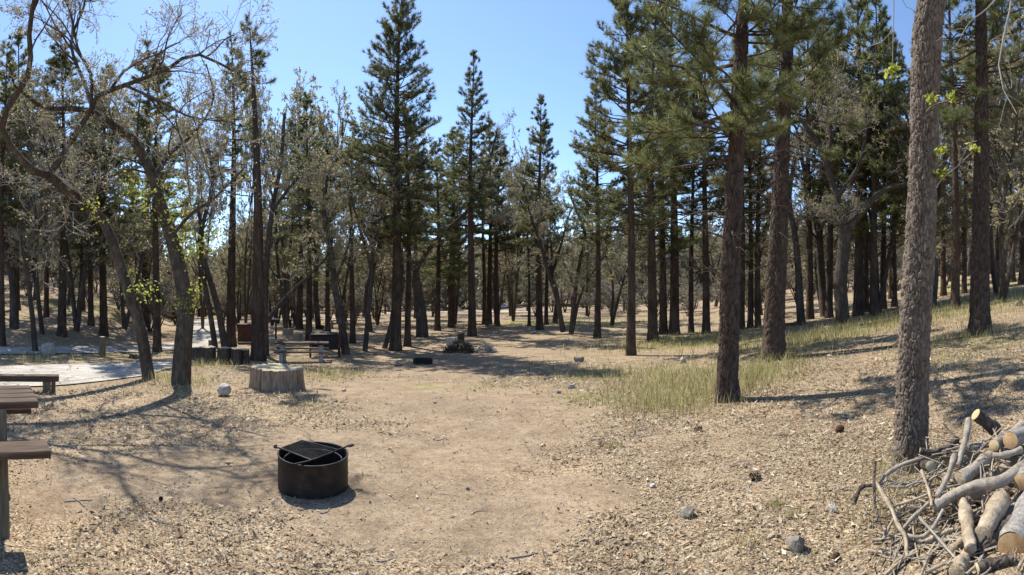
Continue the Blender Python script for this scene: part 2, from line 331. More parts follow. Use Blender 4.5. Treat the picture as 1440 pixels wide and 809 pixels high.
def bark_trunk(mb, path, rad, around, rows, cells, cell_h, depth, seed, flare=0.0):
    """trunk with real furrowed bark: plates proud, furrows recessed"""
    P = resample(path, rows); s = np.concatenate([[0], np.cumsum(np.linalg.norm(np.diff(P, axis=0), axis=1))])
    rr = np.interp(np.linspace(0, 1, rows), np.linspace(0, 1, len(rad)), rad)
    T = nrm(np.gradient(P, axis=0)); U = nrm(np.cross(T, np.array([[0, 1.0, 0]]))); V = np.cross(T, U)
    th = np.arange(around) * 2 * math.pi / around
    uu = np.broadcast_to(np.arange(around)[None] * cells / around, (rows, around)); vv = np.broadcast_to((s / cell_h)[:, None], (rows, around)) + 2
    uw = uu + 0.35 * np.sin(vv * 1.3 + 3 * np.sin(2 * math.pi * uu / cells)) + 0.16 * np.sin(vv * 4.7 + 11 * np.sin(4 * math.pi * uu / cells)); uw = uw % cells
    vv = vv + 0.2 * np.sin(uu * 3.3 + vv * 0.7) * 0 + 0.22 * np.sin(6 * math.pi * uu / cells * 3 + vv)
    cx_, sx_ = 3 * np.cos(th)[None] + 0 * vv, 3 * np.sin(th)[None] + 0 * vv; sz_ = vv * 0.9
    uw = (uw + 0.6 * wav(cx_ + sx_, sz_, 1.6) + 0.3 * wav(sx_ - cx_, sz_, 4.2, 6, 6)) % cells; vv = vv + 0.7 * wav(sx_ + 0.7 * cx_, sz_, 1.6, 6, 12) + 0.3 * wav(cx_, sz_ + sx_, 4.2, 6, 9)
    vv = vv - min(vv.min(), 0)
    e, c = wrapcell(uw, vv, cells, seed); e2, c2 = wrapcell((uu * 2) % (2 * cells), vv * 2, 2 * cells, seed + 1)
    d = sstep(0.03, 0.2, e) * (0.6 + 0.7 * c) + 0.28 * sstep(0.0, 0.14, e2) * (0.3 + c2) + 0.08 * np.random.default_rng(seed).normal(size=e.shape)
    lump = 0.05 * np.sin(2 * th[None] + s[:, None] * 0.9 + seed) + 0.035 * np.sin(3 * th[None] - s[:, None] * 1.6)
    fl = flare * np.exp(-s / 0.22)[:, None] * (1 + 0.45 * np.sin(5 * th[None] + seed))
    r = rr[:, None] * (1 + lump + fl) + depth * (d - 0.7)
    v = P[:, None] + r[..., None] * (U[:, None] * np.cos(th)[None, :, None] + V[:, None] * np.sin(th)[None, :, None])
    i = np.arange(rows - 1)[:, None] * around; m_ = np.arange(around)[None]; m2 = (m_ + 1) % around
    mb.add(v.reshape(-1, 3), np.stack([i + m_, i + m2, i + around + m2, i + around + m_], -1).reshape(-1, 4))
def poly(start, d, L, k, wob, trop, rg):
    """N branches grown at once from start along d with wobble and an upward pull"""
    N = len(start); P = np.empty((N, k, 3)); P[:, 0] = start; d = nrm(d)
    for i in range(1, k):
        d = nrm(d + rg.normal(size=(N, 3)) * wob + np.array([0, 0, 1.0]) * (trop if np.isscalar(trop) else trop[:, None]))
        P[:, i] = P[:, i - 1] + d * (L / (k - 1))[:, None]
    return P
def along(P, bi, s):
    k = P.shape[1]; f = np.clip(s, 0, 0.9999) * (k - 1); i = f.astype(int); w = (f - i)[:, None]
    a, b_ = P[bi, i], P[bi, i + 1]; return a * (1 - w) + b_ * w, nrm(b_ - a)
def pine(h, r0, cb, hw, seed, per_m=13, nl=0.2, nw=0.012, npt=24, dead=26, top=None, lean=(0, 0), hero=None, one_side=None, gap=0.0, tuft_gap=0.135, maxz=None):
    """returns trunk and crown meshes of a pine of height h, crown from height cb, crown radius hw"""
    rg = np.random.default_rng(seed); tb = MB(); k = 26
    t = np.linspace(0, 1, k); wx = lean[0] * t + 0.012 * h * np.sin(t * 4 + seed) * t; wy = lean[1] * t + 0.012 * h * np.cos(t * 3.3 + seed) * t
    ax = np.stack([wx, wy, t * h - 0.15], 1); rad = r0 * (1 - 0.93 * t ** 1.1) * (1 + 0.35 * np.exp(-t * h / 0.35))
    if hero:
        cut = hero['upto']; kk = np.argmax(ax[:, 2] > cut)
        bark_trunk(tb, ax[:kk + 1], rad[:kk + 1], hero['around'], hero['rows'], hero['cells'], hero['ch'], hero['depth'], seed, 0.22)
        v, q = tubes(ax[None, kk - 0:], rad[None, kk - 0:], 14); tb.add(v, q)
    else:
        v, q = tubes(ax[None], rad[None], 12); tb.add(v, q)
    def axis(z): return np.stack([np.interp(z, ax[:, 2], ax[:, 0]), np.interp(z, ax[:, 2], ax[:, 1]), z], 1), np.interp(z, ax[:, 2], rad)
    nb = int((h - cb) * per_m); z = cb + (h - cb) * (1 - (1 - rg.uniform(0, 1, nb)) ** 1.0) * 0.985
    z = np.round(z / 0.42) * 0.42 + rg.normal(size=nb) * 0.07; z = np.clip(z, cb * 0.9, h * 0.99)
    tt = (z - cb) / (h - cb)
    L = hw * ((1 - np.clip(tt, 0, 1)) ** 0.72 * 0.95 + 0.05) * rg.uniform(0.5, 1.12, nb) * (0.62 + 0.38 * np.clip(tt / 0.18, 0, 1))
    azm = rg.uniform(0, 2 * math.pi, nb)
    if one_side is not None:
        w = 0.55 + 0.45 * np.cos(azm - one_side); L = L * (0.55 + 0.6 * w)
    if gap: L = L * np.where(np.sin(azm * 2 + z * 1.3 + seed) < -1 + 2 * gap, 0.35, 1.0)
    el = R(-14) + tt * R(52) + rg.normal(size=nb) * R(9)
    d = np.stack([np.cos(azm) * np.cos(el), np.sin(azm) * np.cos(el), np.sin(el)], 1)
    st, sr = axis(z); P = poly(st, d, L, 6, 0.09, 0.07, rg)
    br = np.minimum(0.008 + 0.013 * L, sr * 0.55 + 0.004)
    v, q = tubes(P, br[:, None] * np.linspace(1, 0.3, 6)[None], 4); tb.add(v, q)
    cnt = np.maximum(2, (L / tuft_gap * rg.uniform(0.8, 1.2, nb))).astype(int); bi = np.repeat(np.arange(nb), cnt); s = rg.uniform(0.42 if hero else 0.28, 1.0, len(bi)) ** 0.8
    p, tg = along(P, bi, s); side = nrm(np.cross(tg, np.array([[0, 0, 1.0]]))) * rg.choice([-1, 1], len(bi))[:, None]
    bd = nrm(tg * 0.75 + side * rg.uniform(0.3, 1.1, (len(bi), 1)) + np.array([[0, 0, 1.0]]) * rg.uniform(0.0, 0.55, (len(bi), 1)))
    bl = (0.18 + 0.26 * (1 - s) + 0.12 * rg.uniform(0, 1, len(bi))) * np.clip(L[bi] / 1.6, 0.5, 1.35)
    Q = poly(p, bd, bl, 4, 0.12, 0.1, rg); v, q = tubes(Q, np.full((len(bi), 4), 0.006) * np.linspace(1.2, 0.6, 4)[None], 3); tb.add(v, q)
    e = nrm(Q[:, -1] - Q[:, -2]); C = [Q[:, -1]]; D = [e]
    half = rg.uniform(0, 1, len(bi)) < 0.65; C.append(Q[half, 1]); D.append(nrm(Q[half, 2] - Q[half, 1]))
    C.append(P[:, -1]); D.append(nrm(P[:, -1] - P[:, -2])); C.append(ax[-1:]); D.append(np.array([[0, 0, 1.0]]))
    C = np.concatenate(C); D = np.concatenate(D)
    cm = MB()
    if maxz:
        hi = C[:, 2] >= maxz; v, f, ti = needles(C[hi], D[hi], 9, nl, nw * 3.2, 0.75, rg); cm.add(v, None, f, ti); C = C[~hi]; D = D[~hi]
    v, f, ti = needles(C, D, npt, nl, nw, 0.75, rg); cm.add(v, None, f, ti)
    if dead:
        z = rg.uniform(0.14 * h if cb > 0.3 * h else 0.1 * h, cb * 1.15, dead); st, sr = axis(z); azm = rg.uniform(0, 6.28, dead); el = R(-8) + rg.normal(size=dead) * R(16)
        d = np.stack([np.cos(azm) * np.cos(el), np.sin(azm) * np.cos(el), np.sin(el)], 1); Ld = rg.uniform(0.25, 0.75, dead) * hw * (0.35 + 0.65 * z / max(cb, 0.1))
        P = poly(st, d, Ld, 6, 0.16, -0.03, rg); v, q = tubes(P, (0.006 + 0.008 * Ld)[:, None] * np.linspace(1, 0.25, 6)[None], 4); tb.add(v, q)
        bi = np.repeat(np.arange(dead), 5); s = rg.uniform(0.25, 0.95, len(bi)); p, tg = along(P, bi, s)
        Q = poly(p, nrm(tg + rg.normal(size=(len(bi), 3)) * 0.8), Ld[bi] * rg.uniform(0.15, 0.45, len(bi)), 4, 0.2, -0.05, rg); v, q = tubes(Q, np.full((len(bi), 4), 0.006) * np.linspace(1, 0.4, 4)[None], 3); tb.add(v, q)
    return tb, cm
def pine_thing(label, p, tb, cm, group=None, rz=0, bark=None, needle=None):
    e = empty('pine_tree', p, rz); tag(e, label, 'pine tree', group)
    tb.build('trunk', bark or PINE_BARK, e); cm.build('crown', needle or NEEDLE, e, False); return e
def pine_px(label, px, py, w, ytop, ycb, hwpx, seed, xtop=None, group=None, needle=None, **kw):
    """a pine measured in the photograph: foot pixel, trunk width, top and crown-base rows, crown half width"""
    r = gr(px, py); p = gp(px, py); hh = EYE + r * (CY - ytop) / F - p.z; cb = EYE + r * (CY - ycb) / F - p.z
    lean = (0, 0)
    if xtop is not None:
        q = at(xtop, ytop, r); lean = (q.x - p.x, q.y - p.y)
    tb, cm = pine(hh, w * r / F * (0.43 if kw.get('hero') else 0.5), cb, hwpx * r / F, seed, lean=lean, **kw)
    return pine_thing(label, p, tb, cm, group, 0, HERO_PINE if kw.get('hero') else None, needle)
pine_px('tall pine leaning in front of the sky, its wide shadow crossing the clearing', 556, 493, 16, -30, 330, 104, 21, 566, per_m=18, nw=0.017)
pine_px('pointed pine right of the tallest one, with a narrow crown against the sky', 664, 473, 12, 72, 300, 54, 22, 663, per_m=15, nw=0.018)
pine_px('smaller spire-shaped pine standing alone at the edge of open sky', 759, 464, 10, 134, 340, 48, 23, 757, per_m=15, nw=0.02)
pine_px('dense pine behind the leaning oaks with a rounded knobbly top', 325, 487, 14, 42, 260, 46, 24, 325, nw=0.017)
pine_px('thick double-trunked pine beside the row of upright log rounds', 363, 507, 20, 28, 120, 44, 25, 357, nw=0.015)
pine_px('slim pine with a bushy crown at the left edge of the right-hand grove', 840, 475, 10, 120, 345, 64, 26, per_m=16, nw=0.02)
pine_px('straight pine in front of the right-hand grove, foot in thin grass', 887, 500, 14, -70, 310, 98, 27, per_m=17, nw=0.016)
HP = dict(around=120, rows=330, cells=14, ch=0.22, depth=0.032, upto=6.4)
pine_px('big pine with plated brown bark standing in tall pale grass', 1022, 563, 32, -560, 215, 215, 31, 1058, needle=NEEDLE_N, per_m=17, nl=0.23, nw=0.009, npt=30, hero=HP, one_side=R(150), tuft_gap=0.1, dead=30, maxz=8.2)
pine_px('big dark pine with a thick scaly trunk at the foot of the grassy slope', 1087, 507, 33, -420, 185, 140, 32, 1118, needle=NEEDLE_N, per_m=14, tuft_gap=0.11, nl=0.21, nw=0.01, npt=28, hero=dict(HP, upto=9, rows=300), dead=60, gap=0.25, maxz=12)
pine_px('big pine up on the slope behind the furrowed oak', 1378, 471, 31, -360, 170, 140, 33, 1376, needle=NEEDLE_N, per_m=14, tuft_gap=0.11, nl=0.21, nw=0.01, npt=28, hero=dict(HP, upto=9, rows=300), dead=50, gap=0.15, maxz=12)

# pines that repeat: three prototypes, copied with their parts
PROTO = []
for sd_, hh, cbf, hwf in ((41, 18.0, 0.36, 0.135), (42, 20.0, 0.52, 0.12), (43, 16.0, 0.25, 0.16)):
    tb, cm = pine(hh, 0.2, hh * cbf, hh * hwf, sd_, per_m=12, nw=0.024, npt=18, dead=40)
    PROTO.append((tb.mesh('trunk', PINE_BARK), cm.mesh('crown', NEEDLE_N if sd_ == 43 else NEEDLE, False), hh))
def place_pine(k, p, h, dia, label, group, rz, spread=1.0):
    tm, cm, hh = PROTO[k]; e = empty('pine_tree', p, rz); tag(e, label, 'pine tree', group)
    link('trunk', tm, e); link('crown', cm, e); sxy = dia / 0.4
    sz = h / hh; mean = max(sxy * 0.5 + sz * 0.5 * spread, 0.3); e.scale = (mean, mean, sz); return e
G_LEFT = 'dark pines on the left bank beyond the road'; G_MID = 'slim pines around the far campsite'; G_RIGHT = 'pines of the right-hand grove'; G_FAR = 'far pines closing off the view'
L_LEFT = 'dark pine on the sunlit bank across the road'; L_MID = 'slender dark pine among the far picnic tables'; L_RIGHT = 'straight brown pine in the grove right of the clearing'
K = 0
for px, py, w, yt, lab, grp in [
    (3, 486, 7, 60, L_LEFT, G_LEFT), (23, 436, 9, 40, L_LEFT, G_LEFT), (65, 446, 6, 110, L_LEFT, G_LEFT), (87, 473, 14, 50, L_LEFT, G_LEFT), (128, 458, 7, 120, L_LEFT, G_LEFT), (146, 472, 11, 90, L_LEFT, G_LEFT),
    (116, 436, 5, 150, L_LEFT, G_LEFT), (204, 456, 12, 60, L_LEFT, G_LEFT), (221, 495, 11, 70, 'thin dark pine rising between the two leaning oaks', None),
    (421, 463, 9, 150, L_MID, G_MID), (434, 483, 7, 130, L_MID, G_MID), (461, 466, 7, 190, L_MID, G_MID), (496, 483, 8, 170, L_MID, G_MID), (573, 487, 8, 130, L_MID, G_MID), (615, 465, 8, 200, L_MID, G_MID), (635, 461, 10, 180, L_MID, G_MID),
    (681, 456, 6, 210, L_MID, G_MID), (688, 458, 7, 170, L_MID, G_MID), (699, 459, 8, 190, L_MID, G_MID), (720, 444, 6, 300, L_MID, G_MID), (744, 459, 4, 270, L_MID, G_MID), (768, 457, 7, 260, L_MID, G_MID),
    (918, 480, 12, -40, L_RIGHT, G_RIGHT), (933, 470, 8, 40, L_RIGHT, G_RIGHT), (948, 470, 11, -30, L_RIGHT, G_RIGHT), (972, 468, 5, 90, L_RIGHT, G_RIGHT), (993, 469, 8, 20, L_RIGHT, G_RIGHT), (1043, 463, 5, 60, L_RIGHT, G_RIGHT), (1055, 461, 5, 120, L_RIGHT, G_RIGHT), (1066, 461, 5, 40, L_RIGHT, G_RIGHT),
    (1139, 449, 8, -40, L_RIGHT, G_RIGHT), (1166, 447, 8, 30, L_RIGHT, G_RIGHT), (1207, 444, 12, -60, L_RIGHT, G_RIGHT), (1229, 445, 9, -20, L_RIGHT, G_RIGHT), (1218, 439, 5, 50, L_RIGHT, G_RIGHT), (1242, 435, 6, 20, L_RIGHT, G_RIGHT), (1258, 431, 5, 60, L_RIGHT, G_RIGHT),
    (1327, 416, 5, 80, L_RIGHT, G_RIGHT), (1343, 436, 12, -80, 'narrow grey pine just behind the big slope pine', None), (1356, 413, 5, 40, L_RIGHT, G_RIGHT), (1406, 403, 13, -60, L_RIGHT, G_RIGHT), (1424, 397, 5, 60, L_RIGHT, G_RIGHT), (1438, 400, 8, -20, L_RIGHT, G_RIGHT)]:
    r = gr(px, py); p = gp(px, py); hgt = EYE + r * (CY - yt) / F - p.z
    place_pine((K * 2 + K // 3) % 3, p, hgt, max(w * r / F, 0.16), lab, grp, K * 1.7, 1.45); K += 1

# ------------------------------------------------------------------ oaks
def grow(limbs, seed, spec, leaf_n=3, leaf_size=0.05, leaf_every=0.12, leaf_spread=0.05, sides=(9, 6, 5, 4, 3), hero=None, leaf_keep=0.8, tmin=0.005):
    """limbs: [(points, r0, r1)]; every later level of branches is grown from the one before"""
    rg = np.random.default_rng(seed); tb = MB(); wb = MB(); k = 14
    P = np.stack([resample(l[0], k) for l in limbs]); Rr = np.stack([l[1] + (l[2] - l[1]) * np.linspace(0, 1, k) ** 0.8 for l in limbs])
    v, q = tubes(P, Rr, 12); tb.add(v, q)
    for li, (dens, smin, ln, ang, wob, trop, kk) in enumerate(spec):
        seg = np.linalg.norm(np.diff(P, axis=1), axis=2).sum(1); cnt = rg.poisson(dens * seg) + (1 if li else 0)
        bi = np.repeat(np.arange(len(P)), cnt); N = len(bi)
        s = rg.uniform(smin if li else np.array([(l[3] if len(l) > 3 else smin) for l in limbs])[bi], 1.0, N)
        if li: # one child continues each tip
            first = np.concatenate([[0], np.cumsum(cnt)[:-1]]); s[first[cnt > 0]] = 0.98
        st, tg = along(P, bi, s); side = nrm(np.cross(tg, rg.normal(size=(N, 3)))); a = R(ang) * rg.uniform(0.5, 1.3, N)
        d = tg * np.cos(a)[:, None] + side * np.sin(a)[:, None] + np.array([[0, 0, 0.15]])
        L = ln * rg.uniform(0.5, 1.25, N) * (1.15 - 0.5 * s); rp = Rr[bi, np.minimum((s * (Rr.shape[1] - 1)).astype(int), Rr.shape[1] - 1)]
        r0 = np.minimum(rp * 0.7, 0.004 + 0.016 * L); Q = poly(st, d, L, kk, wob, trop, rg); RQ = r0[:, None] * np.linspace(1, 0.35, kk)[None]
        v, q = tubes(Q, np.maximum(RQ, tmin), sides[min(li + 1, 4)]); (tb if li == 0 else wb).add(v, q); P, Rr = Q, RQ
    seg = np.linalg.norm(np.diff(P, axis=1), axis=2).sum(1); cnt = np.maximum(1, (seg / leaf_every).astype(int)); bi = np.repeat(np.arange(len(P)), cnt)
    keep = rg.uniform(0, 1, len(bi)) < leaf_keep; bi = bi[keep]; C, _ = along(P, bi, rg.uniform(0.35, 1, len(bi)))
    cm = MB(); v, f, ti = leaves(C, leaf_n, leaf_size, leaf_spread, rg); cm.add(v, f, None, ti)
    return tb, wb, cm
def oak_thing(label, p, tb, wb, cm, group=None, mat=None, bark=None, cat='oak tree'):
    e = empty('oak_tree', p); tag(e, label, cat, group)
    for nm, mb, m_ in (('trunk', tb, bark or OAK_BARK), ('twigs', wb, TWIG), ('crown', cm, mat or OAK_LEAF)):
        mb.v = [v - np.array(p)[None] for v in mb.v]; o_ = mb.build(nm, m_, e, nm != 'crown')
        if nm == 'twigs': o_['kind'] = 'stuff'
    return e
SP_BIG = [(1.5, 0.3, 2.0, 52, 0.17, 0.03, 8), (2.4, 0.2, 1.1, 50, 0.2, 0.02, 6), (3.6, 0.15, 0.55, 48, 0.22, 0.0, 4), (5.0, 0.2, 0.28, 48, 0.2, 0.0, 3)]
SP_MID = [(1.6, 0.3, 1.7, 50, 0.16, 0.04, 7), (2.6, 0.2, 0.95, 48, 0.2, 0.02, 5), (4.5, 0.15, 0.45, 45, 0.2, 0.0, 3)]
def oak_px(label, foot, limbs, seed, spec=SP_MID, mat=None, group=None, **kw):
    if spec is SP_MID: kw = dict(leaf_n=3, leaf_size=0.08, leaf_keep=1, tmin=0.007, **kw)
    """limbs: [(pixels [(px, py, extra distance)], width px at start, at end, first branch at)]"""
    r = gr(*foot); p = gp(*foot); out = []
    for pts, w0, w1, *f in limbs:
        pp = [at(a, b_, r + (c[0] if c else 0)) for a, b_, *c in pts]
        if pts[0][:2] == foot: pp[0].z -= 0.12
        out.append((pp, w0 * r / F / 2, w1 * r / F / 2, *(f or (0.3,))))
    tb, wb, cm = grow(out, seed, spec, **kw)
    return oak_thing(label, p, tb, wb, cm, group, mat)
oA = oak_px('crooked grey oak leaning far left over the paved spur, limbs forking wide', (210, 533), [
    ([(210, 533), (200, 475), (187, 425), (178, 403), (163, 355), (145, 310), (120, 288, -0.4), (83, 260, -0.8), (68, 246, -1.0)], 19, 13, 0.75),
    ([(68, 246, -1.0), (78, 236, -1.0), (98, 200, -1.2), (125, 160, -1.5), (137, 135, -1.6), (176, 120, -1.8), (241, 95, -1.8), (271, 75, -2.0), (330, 100, -2.0)], 9, 2.5, 0.35),
    ([(68, 246, -1.0), (50, 243, -1.2), (15, 205, -1.6), (3, 170, -1.9), (25, 130, -2.2), (43, 98, -2.6), (41, 50, -3.0), (50, -10, -3.6), (70, -90, -4)], 10, 4, 0.35),
    ([(128, 150, -1.5), (128, 105, -1.5), (110, 70, -1.3), (98, 15, -1.2), (75, -30, -1.2)], 5, 2, 0.2),
    ([(3, 170, -1.9), (-30, 130, -2.6), (-60, 60, -3.4)], 6, 2, 0.2),
    ([(176, 120, -1.8), (230, 145, -2.0), (270, 165, -2.2), (330, 172, -2.2)], 4, 1.5, 0.2)], 51, SP_BIG[:3] + [(3.6, 0.2, 0.28, 48, 0.2, 0.0, 3)], leaf_n=2, leaf_size=0.06, leaf_keep=1)
oB = oak_px('stout oak with bright green sprigs on its trunk, leaning over the leaf litter', (254, 540), [
    ([(254, 540), (257, 490), (261, 450), (258, 400), (251, 375), (241, 333), (226, 288), (216, 250), (190, 200), (176, 188), (133, 160)], 30, 11, 0.62),
    ([(133, 160), (105, 153, -0.3), (60, 150, -0.8), (20, 120, -1.2)], 10, 3, 0.1),
    ([(133, 160), (120, 120, 0.3), (100, 60, 0.6), (120, 0, 0.9), (110, -60, 1)], 7, 2.5, 0.2),
    ([(216, 250), (240, 215, 0.5), (275, 185, 1.0), (300, 140, 1.4), (290, 90, 1.6)], 8, 2, 0.2),
    ([(241, 333), (270, 300, -0.6), (300, 280, -1.2), (345, 235, -1.6)], 6, 2, 0.3)], 52, SP_BIG, leaf_n=4, leaf_size=0.065, leaf_keep=1)
# bright new leaves on the stems of oak B and A
rg = np.random.default_rng(5); rb = gr(254, 540)
C = []
for px, py, n in ((195, 262, 16), (205, 275, 14), (238, 268, 12), (245, 290, 16), (255, 315, 12), (262, 350, 14), (270, 335, 12), (280, 350, 8), (225, 300, 8), (135, 298, 7), (190, 402, 8), (213, 405, 8), (268, 412, 14), (262, 425, 6), (300, 325, 8), (125, 292, 4)):
    for _ in range(n): C.append(at(px + rg.normal() * 9, py + rg.normal() * 8, rb - 0.3 + rg.normal() * 0.25))
cm = MB(); v, f, ti = leaves(np.array(C), 6, 0.085, 0.09, rg); cm.add(v - np.array(oB.location)[None], f, None, ti); cm.build('fresh_leaves', OAK_GREEN, oB, False)
oak_px('young slender oak with twin stems beside the pale boulder', (50, 495), [
    ([(50, 495), (46, 450), (40, 400), (36, 365)], 9, 6, 0.8), ([(36, 365), (45, 340), (50, 310), (48, 270)], 5, 2, 0.1), ([(36, 365), (30, 340), (30, 310), (40, 285), (58, 262), (80, 240)], 5, 2, 0.2)], 53)
oak_px('twin dark oaks leaning left in front of the road bend', (306, 490), [
    ([(303, 492), (297, 450), (290, 410), (282, 370), (285, 330), (278, 290)], 9, 4, 0.5), ([(317, 492), (308, 440), (300, 410), (288, 370), (280, 340), (292, 290), (300, 250), (290, 200)], 11, 4, 0.5)], 54, SP_BIG, leaf_n=3, leaf_size=0.085, leaf_keep=1, tmin=0.007)
oak_px('oak with a long low limb reaching right over the far picnic table', (371, 500), [
    ([(373, 500), (372, 440), (374, 380), (382, 300), (395, 230), (400, 160)], 12, 4, 0.4), ([(374, 455), (392, 430), (412, 408), (432, 390), (460, 360), (470, 330)], 7, 2, 0.35), ([(382, 300), (410, 260), (440, 235), (480, 250)], 5, 1.5, 0.2)], 55, SP_BIG, leaf_n=3, leaf_size=0.085, leaf_keep=1, tmin=0.007)
oak_px('dark oak leaning left just behind the black grill box', (487, 498), [([(487, 498), (478, 440), (470, 400), (466, 350), (455, 300), (462, 240)], 13, 4, 0.4), ([(470, 400), (485, 360), (495, 320), (490, 280)], 5, 2, 0.2)], 56)
oak_px('slim bowed oak arching beside the tallest pine', (513, 494), [([(513, 494), (518, 440), (522, 400), (525, 350), (533, 310), (540, 280), (552, 266)], 8, 4, 0.5), ([(525, 350), (510, 320), (500, 300), (490, 260)], 4, 2, 0.2), ([(552, 266), (570, 250), (580, 220)], 4, 2, 0.2)], 57)
oak_px('slanting oak stem crossing in front of the tallest pine foot', (540, 490), [([(540, 490), (552, 450), (562, 410), (566, 370), (560, 340), (545, 320), (530, 285)], 8, 3, 0.4)], 58)
oak_px('thick oak with one long limb rising right across the pointed pine', (594, 474), [
    ([(594, 474), (592, 440), (586, 400), (583, 383)], 19, 12, 0.9), ([(583, 383), (597, 360), (611, 340), (638, 315), (659, 295), (674, 263), (690, 220), (700, 180)], 8, 2.5, 0.45), ([(583, 383), (572, 350), (560, 330), (540, 310), (525, 290)], 6, 2, 0.3), ([(638, 315), (665, 318), (690, 312), (722, 302)], 4, 1.5, 0.2), ([(583, 383), (584, 340), (578, 290), (590, 240)], 7, 3, 0.3)], 59, SP_BIG, leaf_n=3, leaf_size=0.085, leaf_keep=1, tmin=0.007)
oak_px('clump of bent grey oak stems at the back of the clearing', (800, 470), [
    ([(803, 472), (808, 420), (815, 370), (823, 330), (812, 300), (800, 270)], 8, 3, 0.4), ([(804, 470), (815, 420), (833, 385), (850, 360)], 6, 2, 0.4), ([(792, 467), (783, 420), (770, 380), (762, 350), (745, 300), (735, 260)], 8, 2.5, 0.4)], 60, SP_BIG, leaf_n=3, leaf_size=0.09, leaf_keep=1, tmin=0.008)
oak_px('leaning oak stem with a pale scar right of the big dark pine', (1127, 457), [([(1127, 457), (1124, 410), (1122, 370), (1118, 330), (1110, 280), (1118, 220)], 13, 5, 0.4)], 61)
oak_px('broad forked oak on the grassy slope, its bent limb reaching right', (1186, 456), [
    ([(1186, 456), (1182, 400), (1187, 345), (1187, 318)], 21, 17, 0.95), ([(1187, 320), (1180, 285), (1172, 262), (1163, 235), (1150, 200), (1120, 160), (1100, 120)], 11, 4, 0.3), ([(1178, 275), (1195, 255), (1208, 232), (1215, 205), (1222, 160)], 9, 3, 0.3),
    ([(1188, 325), (1203, 310), (1222, 287), (1240, 270), (1262, 262), (1300, 255), (1330, 235)], 11, 4, 0.4), ([(1163, 235), (1168, 190), (1160, 140), (1165, 80)], 7, 2, 0.2)], 62, SP_BIG, leaf_n=4, leaf_size=0.07, leaf_keep=1, tmin=0.006)

# the near furrowed oak
r = gr(1281, 655); foot = gp(1281, 655)
tb = MB(); pts = [(1281, 662), (1281, 620), (1283, 560), (1287, 470), (1291, 400), (1296, 300), (1299, 200), (1301, 110), (1304, 50), (1311, 0), (1320, -70), (1325, -170)]
wd = [52, 50, 47, 45, 43, 42, 41, 42, 45, 44, 43, 40]
path = [at(a, b_, r) for a, b_ in pts]; path[0].z -= 0.1
bark_trunk(tb, path, [w * r / F / 2 * 0.86 for w in wd], 180, 640, 28, 0.1, 0.024, 77, 0.16)
cm = MB(); rg = np.random.default_rng(9)
near = []
for pts, r0, r1 in [([(1325, -160, 0), (1380, -190, -0.1), (1420, -120, -0.3), (1425, -20, -0.5), (1410, 60, -0.5), (1405, 110, -0.55), (1430, 160, -0.6)], 0.022, 0.004),
                    ([(1425, -30, -0.5), (1390, 10, -0.6), (1365, 30, -0.6), (1352, 50, -0.65)], 0.008, 0.003), ([(1325, -160, 0), (1300, -150, -0.6), (1262, -60, -0.9), (1257, 20, -0.9), (1255, 97, -0.9)], 0.012, 0.0025),
                    ([(1305, 290, 0.0), (1322, 255, -0.1), (1345, 235, -0.2), (1368, 213, -0.25)], 0.006, 0.003), ([(1312, 225, 0), (1322, 212, -0.15), (1327, 209, -0.2)], 0.005, 0.003), ([(1300, 160, -0.1), (1312, 148, -0.2), (1338, 140, -0.3)], 0.005, 0.002)]:
    near.append((np.array([at(a, b_, r + c_) for a, b_, c_ in pts]), r0, r1, 0.45))
t2, t3, c2 = grow(near, 78, tmin=0.0022, spec= [(1.6, 0.5, 0.35, 45, 0.2, -0.05, 6), (3, 0.2, 0.14, 45, 0.2, 0, 4)], leaf_keep=0.0)
tw = t2
for v_, q_ in zip(t3.v, t3.q): tw.add(v_, q_ - q_.min())
near_oak = empty('oak_tree', foot); tag(near_oak, 'upright oak trunk with deeply furrowed grey bark beside the firewood pile', 'oak tree')
for nm, mb, m_ in (('trunk', tb, HERO_OAK), ('hanging_twigs', tw, TWIG)):
    mb.v = [v_ - np.array(foot)[None] for v_ in mb.v]; mb.build(nm, m_, near_oak)
for px, py, c_ in ((1256, 100, -0.9), (1308, 140, -0.2), (1338, 137, -0.3), (1326, 210, -0.2), (1370, 210, -0.25), (1327, 245, -0.12)):
    q = at(px, py, r + c_); mb = MB(); C = np.array([q]) + rg.normal(size=(14, 3)) * np.array([[0.022, 0.022, 0.016]])
    v_, f, ti = leaves(C, 2, 0.055, 0.012, rg); mb.add(v_ - np.array(foot)[None], f, None, ti); mb.build('leaf_sprig', OAK_GREEN, near_oak, False)

